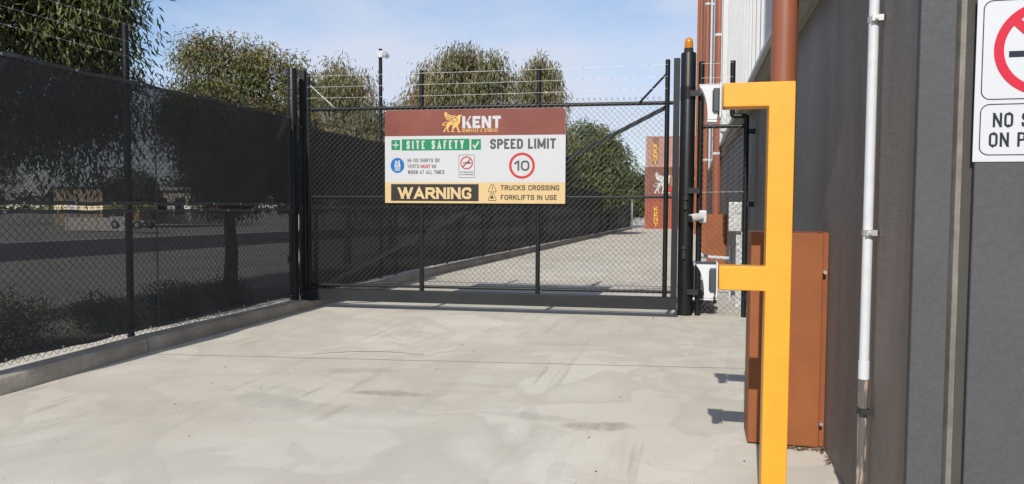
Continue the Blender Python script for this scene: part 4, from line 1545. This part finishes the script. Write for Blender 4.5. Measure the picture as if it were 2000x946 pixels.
# round gum behind the middle of the fence
tree('round olive gum tree with reddish new leaves just left of the gate', (-7.55, 10.95), 1.35,
     [(-7.8, 11.1, 3.65, .75, .7, .62), (-7.0, 11.35, 3.35, .66, .6, .66), (-8.1, 10.9, 2.75, .66, .65, .62), (-7.35, 11.0, 2.55, .8, .7, .62), (-6.75, 11.3, 2.6, .55, .6, .62), (-8.2, 11.2, 3.05, .45, .5, .42), (-6.55, 11.5, 2.0, .4, .5, .45), (-7.5, 10.9, 1.9, .7, .6, .4)],
     66000, .095, .020, 'gum', r=.12, sub=290, spread=.15, tint0=.56, red=.035, droop=.75, shell=.5)
tree('wispy grey green gum tree behind the left end of the gate', (-8.7, 17.6), 2.0,
     [(-8.6, 17.7, 4.5, .62, .55, .80), (-9.3, 17.5, 4.1, .45, .45, .75), (-7.95, 17.8, 3.75, .48, .5, .8), (-8.8, 17.6, 3.1, .85, .8, .8), (-7.6, 17.9, 2.9, .5, .6, .6), (-9.5, 17.5, 2.9, .5, .6, .6), (-7.3, 17.6, 2.5, .7, .5, .7)],
     24000, .15, .022, 'grey_gum', r=.10, sub=170, spread=.19, tint0=.58, red=.08, droop=1.5, shell=.35)
tree('broad weeping gum tree standing behind the gate sign', (-9.4, 29.0), 2.6,
     [(-9.4, 29.0, 6.55, 1.2, 1.2, 1.35), (-10.4, 28.9, 5.6, .95, 1.1, 1.4), (-8.2, 29.1, 6.1, .95, 1.1, 1.4), (-11.3, 28.8, 4.7, .95, 1.0, 1.1), (-9.6, 28.9, 4.3, 1.5, 1.2, 1.2), (-7.8, 29.2, 4.6, .8, 1.0, 1.0), (-12.1, 28.6, 4.3, .6, .7, .9)],
     34000, .24, .038, 'grey_gum', r=.2, sub=250, spread=.30, tint0=.60, red=.07, droop=1.6, shell=.35)
tree('smaller weeping gum tree right of the broad one behind the gate', (-7.0, 33.8), 2.6,
     [(-7.05, 33.7, 7.25, .72, .8, 1.0), (-6.5, 33.8, 6.2, .62, .8, 1.0), (-7.6, 33.6, 6.0, .75, .8, 1.2), (-6.9, 33.7, 4.9, 1.0, .9, .9), (-6.1, 33.9, 5.2, .5, .6, .7)],
     15000, .24, .036, 'grey_gum', r=.15, sub=95, spread=.27, tint0=.56, red=.08, droop=1.6, shell=.35)
tree('dense dark green tree right of the gate sign, beyond the yard fence', (-6.9, 46.5), 1.6,
     [(-6.9, 46.2, 5.0, 1.5, 1.4, 1.5), (-5.55, 46.4, 4.5, 1.3, 1.3, 1.2), (-5.75, 46.3, 5.2, 1.1, 1.1, 1.0), (-7.9, 46.0, 4.1, 1.4, 1.3, 1.4), (-5.3, 46.6, 3.0, 1.3, 1.2, 1.0), (-6.7, 46.1, 2.8, 1.7, 1.3, 1.1), (-8.8, 46.0, 2.9, 1.2, 1.2, 1.0)],
     26000, .28, .08, 'dark_leaf', r=.2, name='dense_tree', sub=210, spread=.33, tint0=.66, red=.05, droop=.7, shell=.6)
tree('dark rounded tree left of the container stack', (-6.2, 72.0), 1.6,
     [(-6.3, 72, 4.1, 1.5, 1.4, 1.1), (-5.2, 72.2, 3.4, 1.3, 1.3, 1.2), (-7.6, 72, 3.0, 1.5, 1.3, 1.1), (-5.6, 72, 2.0, 1.8, 1.2, 1.2), (-4.6, 72.4, 2.0, 1.0, 1.0, 1.0)],
     8000, .40, .09, 'dark_leaf', r=.2, name='dense_tree', sub=160, spread=.35, tint0=.45, red=.12, droop=.7, shell=.6)
for i, (x, y, s, lb) in enumerate(((-9.6, 22.5, 1.35, 'low scrubby gum between the wispy tree and the broad weeping tree'), (-8.7, 38.5, 1.5, 'low gum tree showing under the smaller weeping tree'),
                                   (-8.6, 57.0, 1.6, 'far dark tree behind the dense green tree'))):
    tree(lb, (x, y), 1.0, [(x, y, 2.6 * s, .9 * s, .8 * s, .8 * s), (x + .9 * s, y, 2.2 * s, .8 * s, .8 * s, .7 * s), (x - .8 * s, y, 2.2 * s, .7 * s, .7 * s, .8 * s), (x, y, 1.5 * s, 1.2 * s, .8 * s, .6 * s)],
         9000, .18 * s, .032 * s, 'grey_gum' if i < 2 else 'dark_leaf', r=.08, sub=100, spread=.18 * s, tint0=.5, red=.1, droop=1.2)
# shrubs along the outside of the fence
for i, (x, y, s, lb) in enumerate(((-6.75, 4.4, .46, 'low green shrub outside the fence at the left edge of the photo'), (-6.75, 5.3, .40, 'small shrub behind the creased lower cloth near the left edge'),
                                   (-6.8, 6.0, .48, 'taller shrub behind the cloth left of the fence post'), (-6.75, 7.3, .30, 'low shrub behind the cloth right of the seam'),
                                   (-6.75, 8.5, .34, 'low shrub beside the round gum trunk'), (-6.75, 9.5, .36, 'low shrub at the foot of the fence end post'))):
    t = thing('shrub', lb, 'shrub', (x, y, 0), 'shrubs outside the fence')
    leaves('foliage', [(x, y, s * .62, s * .9, s * .9, s * .52), (x + .1, y + .5 * s, s * .45, s * .7, s * .8, s * .4)], 2800, .045, .02, M['dark_leaf'], t, droop=.0, sub=90, spread=.08, tint0=.5, red=0)
    mb = MB()
    for k in range(7):
        a = k * .9
        mb.tube((x, y, 0), (x + math.cos(a) * s * .5, y + math.sin(a) * s * .5, s * .9), .012, 5, .004)
    mk('stem', mb, M['bark'], t)

# ------------------------------------------------------------------ across the road
t = thing('brick_building', 'low tan building across the road seen through the shade cloth', 'building', (-43.6, 48.5, 0))
mk('wall', MB().box(-46.5, -42.2, 46, 51, -.2, 2.65), M['brick'], t)
mk('roof', MB().box(-46.8, -41.9, 45.7, 51.3, 2.652, 2.95), M['roof'], t)
mk('door', MB().box(-45.2, -44.3, 45.93, 45.99, -.1, 1.9), M['soffit'], t)
t = thing('cream_building', 'low pale building across the road right of the fence post', 'building', (-42, 54, 0))
mk('wall', MB().box(-44.4, -39.3, 52, 57, -.2, 2.5), M['cream'], t)
mk('roof', MB().box(-44.7, -39.0, 51.7, 57.3, 2.502, 2.75), M['white'], t)
for k in range(3):
    mk('window', MB().box(-43.9 + 1.6 * k, -43.1 + 1.6 * k, 51.93, 51.99, .6, 1.9), M['glass'], t)
t = thing('low_wall', 'low cream boundary wall across the road', 'wall', (-35, 38, 0))
mk('wall_panel', MB().box(-37.5, -32.9, 37.9, 38.1, -.2, .58), M['cream'], t)
mb = MB()
for k in range(5):
    mb.box(-37.5 + k * 1.12, -37.35 + k * 1.12, 37.86, 37.895, -.2, .63)
mk('pier', mb, M['cream'], t)
t = thing('utility_truck', 'small white truck carrying an orange box, parked across the road', 'truck', (-31.9, 36.6, 0))
mk('cab', MB().prism([(-32.6, .30), (-31.3, .30), (-31.3, 1.0), (-31.45, 1.05), (-32.0, 1.05), (-32.5, .72), (-32.6, .66)], 36.0, 37.1), M['white'], t, bevel=.05)
mk('windscreen', MB().prism([(-32.42, .72), (-32.02, .99), (-31.6, .99), (-31.6, .72)], 35.985, 35.998), M['glass'], t, smooth=0)
mk('tray', MB().box(-31.25, -30.3, 36.0, 37.1, .36, .50), M['galv'], t, bevel=.02)
mk('tool_box', MB().box(-30.95, -30.62, 36.05, 37.05, .503, .98), M['orange'], t, bevel=.03)
for x in (-32.2, -30.7):
    for y in (36.02, 37.02):
        w_ = mk('wheel', MB().tube((x, y - .06, .24), (x, y + .06, .24), .24, 20), M['rubber'], t)
        mk('rim', MB().tube((x, y - .068, .24), (x, y - .061, .24), .13, 16), M['galv'], w_)
for i, (x, y, s, lb) in enumerate(((-41.2, 47.8, 1.0, 'street tree between the tan and the pale building'), (-46.0, 62, 1.4, 'street tree rising behind the tan building'), (-33, 62, 1.5, 'street tree far behind the round gum'),
                                   (-22.0, 70, 1.6, 'street tree far beyond the wispy gum'), (-58, 50, 1.6, 'street tree at the far left across the road'))):
    tree(lb, (x, y), 1.2, [(x, y, 3.0 * s, 1.3 * s, 1.3 * s, 1.1 * s), (x + 1.0 * s, y, 2.3 * s, 1.1 * s, 1.0 * s, .9 * s), (x - 1.0 * s, y, 2.4 * s, 1.1 * s, 1.0 * s, .9 * s)],
         3200, .34, .09, 'dark_leaf', r=.12, name='street_tree', sub=70, spread=.4, tint0=.5, red=.0, droop=.5)
# distant wooded skyline closing the view
t_ = thing('distant_trees', 'far line of trees along the horizon', 'trees', (-20, 160, 0))
cl = []
for k in range(46):
    x = -170 + k * 5.2 + random.uniform(-2, 2)
    y = 150 + random.uniform(-25, 25)
    cl.append((x, y, 1.2 + random.uniform(0, 1.5), 4.5, 4, 2.6 + random.uniform(0, 1.6)))
leaves('crowns', cl, 12000, 1.3, .8, M['dark_leaf'], t_, droop=.3, sub=420, spread=1.0, tint0=.5, red=0)
t_['kind'] = 'stuff'
